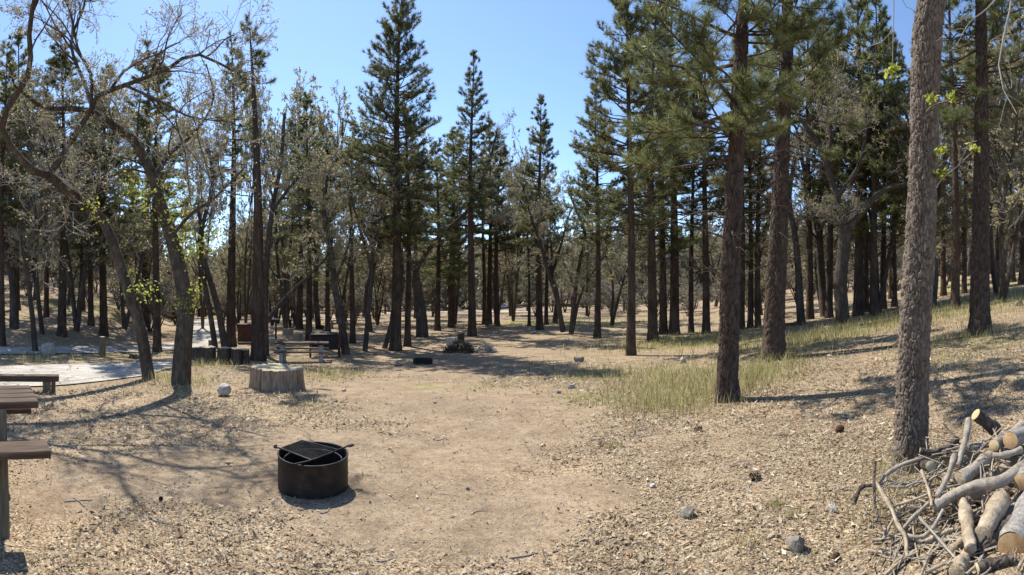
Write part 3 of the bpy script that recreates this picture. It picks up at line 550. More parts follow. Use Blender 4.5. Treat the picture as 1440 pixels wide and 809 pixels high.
# oaks and brush that repeat
def proto_oak(seed, hgt, r0, spec, leaf_n, leaf_size, keep, stems=3, mat=None):
    rg = np.random.default_rng(seed); limbs = []
    if stems == 1:
        f = [(0, 0, -0.1), (rg.normal() * 0.2, rg.normal() * 0.2, hgt * 0.18), (rg.normal() * 0.4, rg.normal() * 0.4, hgt * 0.34)]; limbs.append((f, r0, r0 * 0.75, 0.95)); base = Vector(f[-1]); n = 4
    else: base = Vector((0, 0, -0.1)); n = stems
    for i in range(n):
        a = i * 6.28 / n + rg.normal() * 0.4; sp = rg.uniform(0.12, 0.32) * hgt
        h1 = hgt - base.z
        limbs.append(([base, base + Vector((math.cos(a) * sp * 0.35, math.sin(a) * sp * 0.35, h1 * 0.33)), base + Vector((math.cos(a + .4) * sp * 0.75, math.sin(a + .4) * sp * 0.75, h1 * 0.66)), base + Vector((math.cos(a) * sp * 1.2, math.sin(a) * sp * 1.2, h1 * rg.uniform(0.8, 1.0)))], r0 * 0.6, r0 * 0.15, 0.25))
    tb, wb, cm = grow(limbs, seed, spec, leaf_n=leaf_n, leaf_size=leaf_size, leaf_keep=keep, tmin=0.011)
    return tb.mesh('trunk', OAK_BARK), wb.mesh('twigs', TWIG), cm.mesh('crown', mat or OAK_LEAF, False), hgt
SP_P = [(1.7, 0.2, 2.3, 52, 0.15, 0.03, 7), (2.6, 0.2, 1.15, 50, 0.2, 0.02, 5), (4.4, 0.15, 0.6, 48, 0.2, 0.0, 3)]
SP_S = [(2.0, 0.15, 1.0, 45, 0.18, 0.05, 6), (3.2, 0.15, 0.55, 45, 0.2, 0.03, 4), (4.0, 0.2, 0.3, 45, 0.2, 0.0, 3)]
OPROTO = [proto_oak(81, 9.0, 0.2, SP_P, 3, 0.14, 0.9, 1), proto_oak(82, 8.0, 0.17, SP_P, 3, 0.14, 0.8, 2), proto_oak(83, 10.0, 0.2, SP_P, 3, 0.14, 0.9, 3),
          proto_oak(84, 3.2, 0.06, SP_S, 2, 0.12, 1, 6, BRUSH_LEAF), proto_oak(85, 2.6, 0.05, SP_S, 1, 0.11, 0.8, 7, OAK_LEAF)]
def place_oak(k, p, h, label, group, rz, name='oak_tree', cat='oak tree', wide=1.0):
    tm, wm, cm, hh = OPROTO[k]; e = empty(name, p, rz); tag(e, label, cat, group); link('trunk', tm, e); link('twigs', wm, e)['kind'] = 'stuff'; link('crown', cm, e)
    s = h / hh; e.scale = (s * wide, s * wide, s); return e
rg = np.random.default_rng(123)
nO = 0
def taken(x, y):
    return bare_at(np.array([x]), np.array([y]))[0] > 0.35
FAR_O = [(0, 0, 0)]
OAK_KIND = ['single-trunked twiggy oak ', 'low-forking twin oak ', 'oak with three spreading stems ', 'leafy grey-green scrub bush ', 'nearly bare brown scrub bush ']
PINE_KIND = ['background pine with an evenly tapered crown ', 'background pine bare to half its height ', 'background pine bushy almost to the ground ']
def region(px):
    for lim, t in ((230, 'up the bank across the road'), (345, 'past the road bend'), (540, 'behind the far picnic tables'), (700, 'behind the branch heaps'), (860, 'beyond the end of the clearing'), (1080, 'deep in the grove behind the plated pine'), (1270, 'behind the forked oak')):
        if px < lim: return t
    return 'at the top of the grassy slope'
# leafing oaks that fill the middle distance
for i, (px, py, yt, k_, wd_, lab) in enumerate([(402, 468, 140, 2, 1.0, 'broad leafing oak close behind the pedestal grill'), (448, 462, 165, 0, 1.0, 'rounded leafing oak behind the raised locker'), (345, 466, 130, 1, 0.6, 'tall leafing oak behind the red-brown locker'), (285, 462, 150, 2, 0.9, 'leafing oak at the inside of the road bend'),
        (520, 466, 210, 0, 1.0, 'leafing oak behind the slim bowed stem'), (640, 456, 215, 2, 1.0, 'wide grey oak just behind the pointed pine'), (722, 452, 205, 2, 0.9, 'pale grey oak filling the gap before the lone spire pine'), (700, 447, 235, 1, 1.0, 'thin grey oak beside the three slim pines'), (780, 455, 250, 0, 0.9, 'grey twiggy oak behind the bent stems'), (20, 462, 110, 0, 1.0, 'leafing oak on the bank at the frame edge'),
        (108, 466, 130, 2, 1.0, 'spreading leafing oak on the bank behind the roadside post'), (175, 462, 150, 1, 1.0, 'leafing oak on the bank behind the crooked leaning oak'), (60, 470, 170, 1, 0.9, 'leafing oak right behind the white boulder'), (860, 458, 270, 1, 1.0, 'low grey oak at the dark edge of the right grove'), (1160, 445, 120, 0, 1.0, 'yellowish leafing oak behind the forked one'), (1235, 440, 90, 2, 1.0, 'yellowish leafing oak left of the furrowed trunk'), (1310, 432, 130, 0, 1.0, 'leafing oak right behind the furrowed trunk'), (1410, 425, 60, 2, 1.0, 'leafing oak behind the big slope pine'),
        (560, 455, 225, 2, 1.0, 'grey oak seen behind the tallest pine'), (475, 455, 180, 1, 1.0, 'grey oak behind the distant pale-legged table')]):
    r = gr(px, py); p = gp(px, py); h = (CY - yt) / F * r + EYE - p.z; place_oak(k_, p, h, lab, None, i * 2.3, wide=wd_ * min(1.0, 12 / h * 1.1)); FAR_O.append((p.x, p.y, 12))

for i in range(900):
    px = rg.uniform(-30, 1470); r = rg.uniform(24, 95) if rg.uniform() < 0.75 else rg.uniform(60, 120)
    if 540 < px < 900 and r < 52: continue
    if 230 < px < 330 and r < 55: continue
    if px > 900 and r < 26: continue
    if px > 830 and rg.uniform() < 0.62: continue
    if 330 <= px <= 540 and r < 36: continue
    if px < 230 and r < 30: continue
    a = (px - CX) / F; x, y = math.sin(a) * r, math.cos(a) * r
    if taken(x, y) or any((x - u) ** 2 + (y - w_) ** 2 < q_ for u, w_, q_ in FAR_O): continue
    z = float(H(x, y)); u = rg.uniform(); p = Vector((x, y, z - 0.05))
    pp_ = (0.6, 0.78) if px > 1080 else (0.52, 0.82) if px < 860 else (0.4, 0.7)
    if u < pp_[0]:
        k_ = int(rg.integers(0, 3)); place_oak(k_, p, rg.uniform(7.0, 12.5), OAK_KIND[k_] + region(px), 'background oaks ' + region(px), rg.uniform(0, 6.28)); FAR_O.append((x, y, 9))
    elif u < pp_[1] and r > 30:
        k_ = int(rg.integers(3, 5)); place_oak(k_, p, rg.uniform(2.0, 4.5), OAK_KIND[k_] + region(px), 'scrub bushes ' + region(px), rg.uniform(0, 6.28), 'scrub_bush', 'bush', 1.4); FAR_O.append((x, y, 4))
    elif r > 34:
        h = rg.uniform(13, 21) * (0.85 if 640 < px < 850 else 1.0)
        if 690 < px < 850: h = min(h, (CY - rg.uniform(290, 340)) / F * r + EYE - z)
        elif 380 < px < 480: h = min(h, (CY - rg.uniform(200, 280)) / F * r + EYE - z)
        k_ = int(rg.integers(0, 3)); place_pine(k_, p, max(h, 5), rg.uniform(0.3, 0.5), PINE_KIND[k_] + region(px), 'background pines ' + region(px), rg.uniform(0, 6.28)); FAR_O.append((x, y, 14))
    if len(FAR_O) > 255: break
for i in range(400):
    px, r = (rg.uniform(835, 1290), rg.uniform(40, 75)) if rg.uniform() < 0.55 else (rg.uniform(-20, 225), rg.uniform(40, 62))
    a = (px - CX) / F; x, y = math.sin(a) * r, math.cos(a) * r
    if taken(x, y) or any((x - u) ** 2 + (y - w_) ** 2 < min(q_, 4) for u, w_, q_ in FAR_O): continue
    k_ = int(rg.integers(3, 5)); place_oak(k_, Vector((x, y, float(H(x, y)) - 0.05)), rg.uniform(1.8, 4.0), OAK_KIND[k_] + region(px), 'scrub bushes ' + region(px), rg.uniform(0, 6.28), 'scrub_bush', 'bush', 1.5); FAR_O.append((x, y, 3)); nO += 1
    if nO > 48: break
print('background plants', len(FAR_O))

# ------------------------------------------------------------------ wooded hill beyond: a far-off wood that reads as one mass
rg = np.random.default_rng(31); cm = MB(); M_ = 2500
th = rg.uniform(-R(66), R(66), M_); rr = 100 * 3.6 ** rg.uniform(0, 1, M_) ; X = np.sin(th) * rr; Y = np.cos(th) * rr; Z = H(X, Y); hh = rg.uniform(6, 14, M_)
n = 22; t = rg.uniform(0.05, 1, (M_, n)); az = rg.uniform(0, 6.28, (M_, n)); rad = (1 - t) * 2.6 * rg.uniform(0.5, 1.1, (M_, n)) + 0.2
C = np.stack([X[:, None] + np.cos(az) * rad, Y[:, None] + np.sin(az) * rad, Z[:, None] + t * hh[:, None]], -1).reshape(-1, 3)
v, f, ti = leaves(C, 1, 2.2, 0.3, rg); ti = np.repeat(rg.uniform(0, 1, M_), n) * 0.8 + 0.1; cm.add(v, f, None, ti)
stuff(cm.build('woodland', WOODLAND, None, False), 'distant wooded hillside seen through gaps between the trunks', 'woodland')

# ------------------------------------------------------------------ objects
STEEL = surf('black_steel', [(0.35, (0.012, 0.012, 0.013)), (0.52, (0.024, 0.022, 0.02)), (0.66, (0.06, 0.04, 0.028)), (0.78, (0.11, 0.06, 0.035))], (1, 1, 1), 7, 0.6, 0.15, 0.003)
STEEL.node_tree.nodes['Principled BSDF'].inputs['Metallic'].default_value = 0.3; STEEL.node_tree.nodes['Principled BSDF'].inputs['Specular IOR Level'].default_value = 0.4
ASH = surf('ash', [(0.3, (0.02, 0.018, 0.016)), (0.7, (0.1, 0.09, 0.08))], (1, 1, 1), 20, 1.0, 0.8, 0.02)
PLANK = surf('stained_plank', [(0.3, (0.05, 0.034, 0.024)), (0.5, (0.095, 0.065, 0.045)), (0.72, (0.17, 0.125, 0.095))], (1.2, 14, 14), 3, 0.88, 0.35, 0.004, 10)
PLANK2 = surf('weathered_post', [(0.3, (0.11, 0.085, 0.05)), (0.5, (0.19, 0.15, 0.09)), (0.72, (0.28, 0.23, 0.15))], (12, 12, 1), 3, 0.85, 0.4, 0.004, 10)
CONC = surf('concrete', [(0.3, (0.27, 0.26, 0.24)), (0.7, (0.45, 0.44, 0.41))], (1, 1, 1), 8, 0.9, 0.4, 0.006, 40)
CUT = surf('sawn_wood', [(0.3, (0.34, 0.24, 0.12)), (0.5, (0.5, 0.38, 0.2)), (0.72, (0.6, 0.48, 0.29))], (1, 1, 1), 14, 0.8, 0.3, 0.004, 60)
CUT_O = surf('orange_sawn_wood', [(0.3, (0.24, 0.14, 0.07)), (0.5, (0.38, 0.245, 0.125)), (0.72, (0.5, 0.36, 0.21))], (1, 1, 1), 14, 0.8, 0.3, 0.004, 60)
STUMP_TOP = surf('stump_top_wood', [(0.3, (0.22, 0.19, 0.14)), (0.5, (0.45, 0.385, 0.25)), (0.7, (0.64, 0.56, 0.37))], (1, 1, 1), 7, 0.85, 0.5, 0.01, 40)
STUMP_SIDE = surf('stump_side_wood', [(0.3, (0.16, 0.11, 0.075)), (0.5, (0.31, 0.235, 0.165)), (0.72, (0.45, 0.36, 0.26))], (7, 7, 1.2), 3, 0.9, 0.6, 0.012, 14)
LOGBARK = surf('smooth_log_bark', [(0.3, (0.17, 0.14, 0.105)), (0.5, (0.31, 0.265, 0.21)), (0.72, (0.43, 0.38, 0.31))], (1, 1, 1), 22, 0.95, 0.8, 0.006, 90)
LOGROUGH = surf('rough_log_bark', [(0.3, (0.14, 0.125, 0.11)), (0.5, (0.27, 0.25, 0.22)), (0.72, (0.42, 0.39, 0.35))], (1, 1, 1), 24, 0.95, 0.9, 0.012, 60)
LOGBARE = surf('debarked_wood', [(0.3, (0.19, 0.14, 0.09)), (0.5, (0.37, 0.295, 0.205)), (0.72, (0.52, 0.44, 0.33))], (1, 1, 1), 18, 0.9, 0.9, 0.008, 70)
ROCK_L = surf('pale_rock', [(0.3, (0.25, 0.22, 0.185)), (0.5, (0.42, 0.385, 0.335)), (0.72, (0.58, 0.545, 0.48))], (1, 1, 1), 14, 0.9, 0.6, 0.02, 30)
ROCK_D = surf('grey_rock', [(0.3, (0.1, 0.088, 0.074)), (0.5, (0.21, 0.185, 0.155)), (0.72, (0.36, 0.325, 0.28))], (1, 1, 1), 22, 0.9, 0.6, 0.02, 40)
BROWN = surf('brown_paint', [(0.3, (0.07, 0.032, 0.022)), (0.7, (0.12, 0.055, 0.038))], (1, 1, 1), 5, 0.6, 0.15, 0.003)
DARKP = surf('dark_paint', [(0.3, (0.012, 0.012, 0.014)), (0.7, (0.03, 0.028, 0.028))], (1, 1, 1), 5, 0.55, 0.15, 0.003)
WHITEP = surf('white_paint', [(0.3, (0.7, 0.7, 0.7)), (0.7, (0.8, 0.8, 0.8))], (1, 1, 1), 3, 0.35, 0.05, 0.001)
GLASS = surf('dark_window', [(0.3, (0.01, 0.012, 0.014)), (0.7, (0.02, 0.022, 0.026))], (1, 1, 1), 3, 0.08, 0.0, 0.001)
RUBBER = surf('tyre_rubber', [(0.3, (0.012, 0.012, 0.012)), (0.7, (0.03, 0.03, 0.03))], (1, 1, 1), 8, 0.9, 0.2, 0.003)
CONE = surf('pine_cone', [(0.3, (0.04, 0.02, 0.014)), (0.7, (0.12, 0.065, 0.04))], (1, 1, 1), 60, 0.9, 0.4, 0.004)

def block(name, size, loc, mat, parent, rot=None, bevel=0.008, seed=0, wear=0.0, cuts=0):
    """a bevelled board or panel, slightly uneven where worn"""
    bm = bmesh.new(); bmesh.ops.create_cube(bm, size=1.0, matrix=Matrix.Diagonal((*size, 1)))
    if cuts:
        lon = max(range(3), key=lambda i: size[i]); ed = [e for e in bm.edges if abs((e.verts[0].co - e.verts[1].co)[lon]) > size[lon] * 0.9]
        bmesh.ops.subdivide_edges(bm, edges=ed, cuts=cuts)
    if wear:
        rr_ = random.Random(seed)
        for v_ in bm.verts: v_.co += Vector((rr_.uniform(-wear, wear), rr_.uniform(-wear, wear), rr_.uniform(-wear, wear)))
    if bevel: bmesh.ops.bevel(bm, geom=[e for e in bm.edges if e.calc_face_angle(0) > 0.6], offset=bevel, segments=1, affect='EDGES')
    me = bpy.data.meshes.new(name); bm.to_mesh(me); bm.free(); me.materials.append(mat)
    o = link(name, me, parent); o.location = loc
    if rot: o.rotation_euler = rot
    return o
def lathe(name, prof, n, mat, parent, loc=(0, 0, 0), smooth=True, wob=0):
    """profile [(radius, z)] turned about z"""
    mb = MB(); th = np.arange(n) * 2 * math.pi / n; pr = np.array(prof)
    v_ = np.stack([pr[:, 0, None] * np.cos(th), pr[:, 0, None] * np.sin(th), np.broadcast_to(pr[:, 1, None], (len(pr), n))], -1)
    i = np.arange(len(pr) - 1)[:, None] * n; m_ = np.arange(n)[None]; m2 = (m_ + 1) % n
    mb.add(v_.reshape(-1, 3), np.stack([i + m_, i + m2, i + n + m2, i + n + m_], -1).reshape(-1, 4))
    o = mb.build(name, mat, parent, smooth); o.location = loc; return o
def bar(name, pts, rad, mat, parent=None, n=8, k=None, cap=True, taper=1.0, rough=0.0, seed=0):
    """a rod, stick or limb through pts"""
    k = k or max(4, len(pts) * 4); P = resample(pts, k); rr_ = np.linspace(rad, rad * taper, k)
    v_, q_ = tubes(P[None], rr_[None], n); mb = MB()
    if rough:
        rg_ = np.random.default_rng(seed); c = np.repeat(P, n, 0); ln_ = np.linspace(0, 1, k).repeat(n)[:, None]; th_ = np.tile(np.arange(n) * 2 * math.pi / n, k)[:, None]; v_ = c + (v_ - c) * (1 + rough * rg_.normal(size=(len(v_), 1)) + rough * 2.2 * np.sin(2 * th_ + 9 * ln_ + seed) + rough * 1.6 * np.sin(3 * th_ - 17 * ln_) + rough * 2 * np.sin(13 * ln_ + seed))
    mb.add(v_, q_)
    if cap:
        a = np.arange(n); b_ = (a + 1) % n; e = (k - 1) * n
        mb.add(np.vstack([P[0], v_[:n]]), None, np.stack([0 * a, 1 + b_, 1 + a], 1)); mb.add(np.vstack([P[-1], v_[e:]]), None, np.stack([0 * a, 1 + a, 1 + b_], 1))
    return mb.build(name, mat, parent)

# ---- steel fire ring with its swing grate
rf = gr(440, 703); RR = 0.34; fc = at(440, 703, rf + RR); fc.z = float(H(fc.x, fc.y)); ztop = EYE - (rf + RR) * (637 - CY) / F
HRING = ztop - fc.z
def fire_ring(label, loc, scale=1.0, grate=True):
    e = empty('fire_ring', loc); tag(e, label, 'fire ring', None); e.scale = (scale,) * 3
    h = HRING; t = 0.012
    lathe('wall', [(RR - t, 0.02), (RR - t, h - 0.01), (RR - t + 0.003, h), (RR + 0.004, h), (RR + 0.006, h - 0.008), (RR, h - 0.014), (RR, h * 0.5), (RR, -0.06)], 72, STEEL, e)
    lathe('inner_ring', [(RR - 0.066, h - 0.062), (RR - 0.058, h - 0.054), (RR - 0.05, h - 0.062), (RR - 0.058, h - 0.07), (RR - 0.066, h - 0.062)], 72, STEEL, e)
    lathe('ash_bed', [(0.001, 0.07), (0.1, 0.075), (0.2, 0.06), (RR - 0.013, 0.05)], 40, ASH, e)
    for a in (R(20), R(-105), R(-60), R(140)):
        lathe('bolt_hole', [(0.001, 0.004), (0.009, 0.004), (0.012, 0.0)], 10, DARKP, e, (math.cos(a) * (RR + 0.0), math.sin(a) * (RR + 0.0), h * 0.42)).rotation_euler = (R(90), 0, a + R(90))
    if grate:
        zg = ztop + 0.018; loc_ = lambda px, py: at(px, py, F * (EYE - zg) / (py - CY)) - Vector(loc)
        g = empty('grate', (0, 0, 0)); g.parent = e
        A, B, Cc, D = loc_(395, 631), loc_(425, 619.5), loc_(476, 633), loc_(438, 647.5)     # corners of the bar panel
        bar('side_bar', [loc_(387, 629.5), A, D], 0.009, STEEL, g, 8)
        bar('side_bar', [loc_(413, 653.5), D, Cc, loc_(490, 627)], 0.009, STEEL, g, 8, 20)
        bar('side_bar', [B, Cc], 0.008, STEEL, g, 8); bar('side_bar', [A, B], 0.008, STEEL, g, 8)
        nb = 22
        for i in range(1, nb):
            t_ = i / nb; bar('grill_bar', [A.lerp(D, t_), B.lerp(Cc, t_)], 0.0042, STEEL, g, 5, 3)
        h1 = loc_(387, 629.5); h2 = loc_(490, 627)
        bar('handle', [h1, h1 + Vector((-0.012, 0.01, 0.006)), h1 + Vector((0.0, 0.03, 0.012))], 0.014, STEEL, g, 8)
        bar('handle', [h2, h2 + Vector((0.045, 0.012, 0.01)), h2 + Vector((0.05, -0.02, 0.012)), h2 + Vector((0.02, -0.045, 0.006))], 0.01, STEEL, g, 8)
    return e
fire_ring('black steel fire ring with a swung grill grate on bare dirt', fc)
p = gp(592, 513); p = p + Vector((0, 0.35, 0)); p.z = float(H(p.x, p.y)) - 0.03; fire_ring('low black fire ring at the edge of the tree shade, no grate', p, 28 * gr(592, 513) / F / 0.68, False).scale[2] *= 0.62
p = gp(450, 463); p.z -= 0.02; fire_ring('far black fire ring beside a fallen log near the distant tables', p, 12 * gr(450, 463) / F / 0.68, False)

# ---- near picnic table (runs out of the picture)
def picnic_table(label, p, rz, L=1.9, top_z=0.72, concrete=False, group=None, mat=None):
    """local: long axis x, right end at x = 0, y away from the viewer"""
    e = empty('picnic_table', p, rz); tag(e, label, 'picnic table', group); mt = mat or PLANK
    nb, w = 4, 0.165
    for i in range(nb): block('top_board', (L, w - 0.012, 0.052), (-L / 2 + 0.006 * (i % 2), (i - (nb - 1) / 2) * w, top_z - 0.026), mt, e, None, 0.007, i, 0.003, 4)
    for sgn in (-1, 1): block('seat_board', (L + 0.03, 0.26, 0.055), (-L / 2 + 0.02, sgn * 0.6, 0.44), mt, e, None, 0.008, 9 + sgn, 0.003, 4)
    for x in (-0.3, -L + 0.3):
        if concrete:
            block('pedestal', (0.18, 0.4, top_z - 0.05), (x, 0, (top_z - 0.05) / 2 - 0.05), CONC, e, None, 0.02)
            block('seat_support', (0.16, 1.3, 0.12), (x, 0, 0.35), CONC, e, None, 0.02)
            for sgn in (-1, 1): block('seat_foot', (0.16, 0.22, 0.36), (x, sgn * 0.56, 0.12), CONC, e, None, 0.02)
        else:
            for sgn in (-1, 1): block('leg', (0.09, 0.11, 1.14), (x, sgn * 0.472, 0.185), PLANK2, e, (sgn * R(24), 0, 0), 0.008, 3, 0.002)
            block('crossbeam', (0.07, 1.36, 0.12), (x - 0.08, 0, 0.35), PLANK2, e, None, 0.008); block('top_beam', (0.07, 0.62, 0.09), (x - 0.08, 0, top_z - 0.1), PLANK2, e, None, 0.008)
    return e
pn = at(60, 622, 3.56); pf = at(38, 581, 4.62)
mid_ = (pn + pf) / 2; az = math.atan2(pf.x - pn.x, pf.y - pn.y)
picnic_table('brown plank picnic table cut off by the frame, splayed legs', (mid_.x, mid_.y, pn.z - 0.4675), -az)

# ---- low plank bench by the spur
pe = gp(66, 552); e = empty('low_bench', pe, R(52)); tag(e, 'low brown plank bench on stubby posts beside the paved spur', 'bench')
rB = gr(66, 552); kz = rB / F
block('seat_board', (2.6, 0.24, 8 * kz), (-1.3 + 17 * kz, 0, 19 * kz), PLANK, e, (0, R(-1), 0), 0.008, 5, 0.004, 5)
for x in (0.0, -2.1):
    block('post', (11 * kz, 0.16, 19 * kz), (x, -0.03, 6.5 * kz), PLANK2, e, None, 0.01); block('post_backing', (6 * kz, 0.1, 18 * kz), (x + 9 * kz, 0.05, 6.5 * kz), PLANK2, e, None, 0.01)

# ---- big stump and the upright rounds
def stump(label, px, py, wpx, hpx, seed, name='tree_stump', cat='stump', side=None, top=None, group=None, rough=0.05, tilt=0.0, n=84):
    r = gr(px, py); Rr = wpx * r / F / 2; p = at(px, py, r + Rr); p.z = float(H(p.x, p.y)); hgt = hpx * r / F
    e = empty(name, p); tag(e, label, cat, group); rg_ = np.random.default_rng(seed); th = np.arange(n) * 2 * math.pi / n
    rows = 12; z = np.linspace(-0.08, hgt, rows)
    prof = 1 + rough * (np.sin(2 * th + seed) + 0.6 * np.sin(3 * th + 2 * seed) + 0.4 * np.sin(5 * th + seed * 3))
    groove = np.zeros(n)
    for c in rg_.uniform(0, 6.28, 22): groove -= rg_.uniform(0.3, 1.3) * np.exp(-((np.angle(np.exp(1j * (th - c)))) / rg_.uniform(0.02, 0.06)) ** 2)
    rim = 0.05 * hgt * np.sin(th + seed) * 2 * tilt + rg_.normal(size=n) * hgt * 0.012
    vv = []
    for i, zz in enumerate(z):
        t_ = i / (rows - 1); rad_ = Rr * (prof + 0.09 * (1 - t_) ** 2 + (0.13 + 0.05 * t_) * groove * (rough * 16) + rg_.normal(size=n) * 0.008)
        vv.append(np.stack([np.cos(th) * rad_, np.sin(th) * rad_, zz + rim * t_], 1))
    vv = np.array(vv); mb = MB(); i = np.arange(rows - 1)[:, None] * n; m_ = np.arange(n)[None]; m2 = (m_ + 1) % n
    mb.add(vv.reshape(-1, 3), np.stack([i + m_, i + m2, i + n + m2, i + n + m_], -1).reshape(-1, 4)); mb.build('bark', side or STUMP_SIDE, e)
    mb = MB(); rings = [vv[-1]]
    for f in (0.96, 0.8, 0.6, 0.4, 0.2):
        q_ = vv[-1].copy(); q_[:, :2] *= f; q_[:, 2] = hgt + (q_[:, 2] - hgt) * f + (0.012 if f < 0.97 else 0.006) + 0.03 * hgt * np.sin(q_[:, 0] / Rr * 5 + seed) ; rings.append(q_)
    rg2 = np.array(rings); i = np.arange(len(rings) - 1)[:, None] * n
    mb.add(np.vstack([rg2.reshape(-1, 3), [[0, 0, hgt + 0.012]]]), np.stack([i + m_, i + m2, i + n + m2, i + n + m_], -1).reshape(-1, 4), np.stack([(len(rings) - 1) * n + m_[0], (len(rings) - 1) * n + m2[0], np.full(n, len(rings) * n)], 1))
    mb.build('cut_top', top or STUMP_TOP, e, False); return e
stump('wide flat-topped tree stump with cracked sides in the leaf litter', 389, 551, 82, 30, 3, tilt=0.6, n=170)
for i, (px, py, w, hh_, lab) in enumerate([(277, 508, 14, 19, 'narrow dark log round at the trunk-side end of the upright row'), (292, 511, 24, 22, 'widest dark upright log round next to the leaning oaks'), (315, 512, 20, 22, 'dark upright log round at the foot of the dense pine'),
                                          (332, 513, 15, 22, 'split upright log round between two others near the double pine'), (345, 512, 12, 20, 'thin upright log round ending the row beside the double pine')]):
    stump(lab, px, py, w, hh_, 20 + i, 'log_round', 'log', OAK_BARK, STUMP_TOP, 'row of upright log rounds', 0.025, 0.2, 40)
stump('yellowish log round standing behind the far picnic table', 418, 483, 14, 13, 31, 'log_round', 'log', LOGBARE, CUT, None, 0.02, 0, 32)
stump('squat pale stump beyond the pedestal grill', 405, 472, 15, 9, 32, 'tree_stump', 'stump', LOGBARE, STUMP_TOP, None, 0.03, 0, 32)
stump('small weathered stump half hidden behind the leaning twin oaks', 297, 490, 8, 11, 33, 'tree_stump', 'stump', ROCK_D, STUMP_TOP, None, 0.03, 0, 32)
stump('short brown stump at the foot of the slim pines by the far table', 692, 464, 9, 7, 34, 'tree_stump', 'stump', STUMP_SIDE, STUMP_TOP, None, 0.03, 0, 32)

# ---- far picnic tables, grill, lockers
r = gr(411, 511); p = at(462, 508, r + 0.7); p.z = float(H(p.x, p.y)); picnic_table('picnic table on pale concrete pedestals behind the big stump', p, R(22), 78 * r / F, 28 * r / F, True)
for px, py, w, a, lab in ((492, 462, 30, R(15), 'distant picnic table with pale legs among slim pines'), (690, 462, 26, R(5), 'distant dark picnic table beside the pointed pine')):
    r = gr(px, py); p = gp(px, py); t_ = picnic_table(lab, p, a, 2.0, 0.75, px < 500); s_ = w * r / F / 2.0; t_.scale = (s_,) * 3
def locker(label, px, py, wpx, y0, y1, mat, legs=False, depth=0.6, rz=0.35, cat='storage locker', lid=None):
    r = gr(px, py); p = at(px, py, r); p.z = float(H(p.x, p.y)); k = r / F; w = wpx * k; zb = (py - y1) * k; h = (y1 - y0) * k
    e = empty('storage_locker', p, rz); tag(e, label, cat)
    block('body', (w, depth, h), (0, depth / 2, zb + h / 2), mat, e, None, 0.015)
    block('lid', (w * 1.04, depth * 1.08, max(0.04, h * 0.08)), (0, depth / 2, zb + h + max(0.02, h * 0.04) + 0.002), lid or mat, e, None, 0.01)
    for sx in (-0.25, 0.25): block('door', (w * 0.46, 0.02, h * 0.84), (sx * w, -0.012, zb + h * 0.48), mat, e, None, 0.005)
    bar('handle', [(0, -0.03, zb + h * 0.4), (0, -0.05, zb + h * 0.5), (0, -0.03, zb + h * 0.6)], 0.012, DARKP, e, 6)
    if legs:
        for sx in (-0.5, 0.5):
            for sy in (0.03, depth - 0.03): block('leg', (0.09, 0.07, zb + h * 1.02 if sy < 0.1 else zb), (sx * (w + 0.1), sy, (zb + h * 1.02) / 2 if sy < 0.1 else zb / 2), BROWN, e, None, 0.006)
    return e
locker('dark steel storage locker raised on posts beside the far picnic table', 457, 503, 38, 472, 492, DARKP, True, 0.7, R(24))
locker('red-brown metal locker standing behind the double-trunked pine', 344, 483, 20, 458, 481, BROWN, False, 0.7, R(30))
locker('long brown bin with a black lid on the bank across the road', 240, 450, 46, 429, 449, BROWN, False, 1.6, R(35), 'storage bin', DARKP)
locker('dark bin on short legs past the road bend', 284, 449, 11, 433, 446, DARKP, True, 0.8, R(35), 'storage bin')
r = gr(388, 477); p = gp(388, 477); k = r / F; e = empty('pedestal_grill', p); tag(e, 'pedestal grill with a pale flat tray near the white rock', 'grill')
bar('post', [(0, 0, -0.1), (0, 0, 27 * k)], 1.3 * k, DARKP, e, 10); block('tray', (10 * k, 7 * k, 1.6 * k), (0, 0, 28 * k), CONC, e, (R(4), 0, 0), 0.01); block('fire_box', (9 * k, 6 * k, 2.2 * k), (0, 0, 26.1 * k), DARKP, e, None, 0.01)

# ---- posts and logs by the road
r = gr(144, 502); p = gp(144, 502); k = r / F; e = empty('road_post', p); tag(e, 'short round wooden post at the roadside', 'post')
lathe('post', [(4.6 * k, -0.1), (4.5 * k, 14 * k), (4.4 * k, 27.5 * k), (4.1 * k, 28.2 * k)], 20, PLANK2, e); lathe('post_top', [(0.001, 28.6 * k), (2 * k, 28.5 * k), (4.12 * k, 28.15 * k)], 20, STUMP_TOP, e)
def ground_log(label, a, b_, wpx, mat, name='fallen_log', cat='log', lift=0.5, group=None, seed=0, ends=True, bend=0.0):
    A, B = gp(*a), gp(*b_); rad_ = wpx * gr(*a) / F / 2; M_ = (A + B) / 2 + Vector((bend, bend, 0)); M_.z = float(H(M_.x, M_.y))
    up = Vector((0, 0, rad_ * lift)); o = empty(name, M_); tag(o, label, cat, group)
    bar('bark', [A + up - M_, M_ + up - M_, B + up - M_], rad_, mat, o, 12, 14, False, 0.85, 0.04, seed)
    for q_, d_ in ((A, A - B), (B, B - A)):
        c_ = MB(); dd = d_.normalized(); u_ = dd.cross(Vector((0, 0, 1))).normalized(); w_ = dd.cross(u_); rr_ = rad_ * (1.0 if q_ is A else 0.85)
        ring = [q_ + up - M_ + (u_ * math.cos(t) + w_ * math.sin(t)) * rr_ for t in np.arange(14) * 6.2832 / 14]
        c_.add(np.array([tuple(q_ + up - M_ + dd * rr_ * 0.06)] + [tuple(x) for x in ring]), None, [(0, 1 + i, 1 + (i + 1) % 14) for i in range(14)]); c_.build('cut_end', STUMP_TOP, o, False)
    return o
ground_log('dark log edging the spur behind the leaning oak', (184, 504), (205, 506), 8, OAK_BARK, seed=1)
ground_log('long pale log lying along the spur between the two oaks', (216, 509), (274, 511), 5, LOGBARE, seed=2)
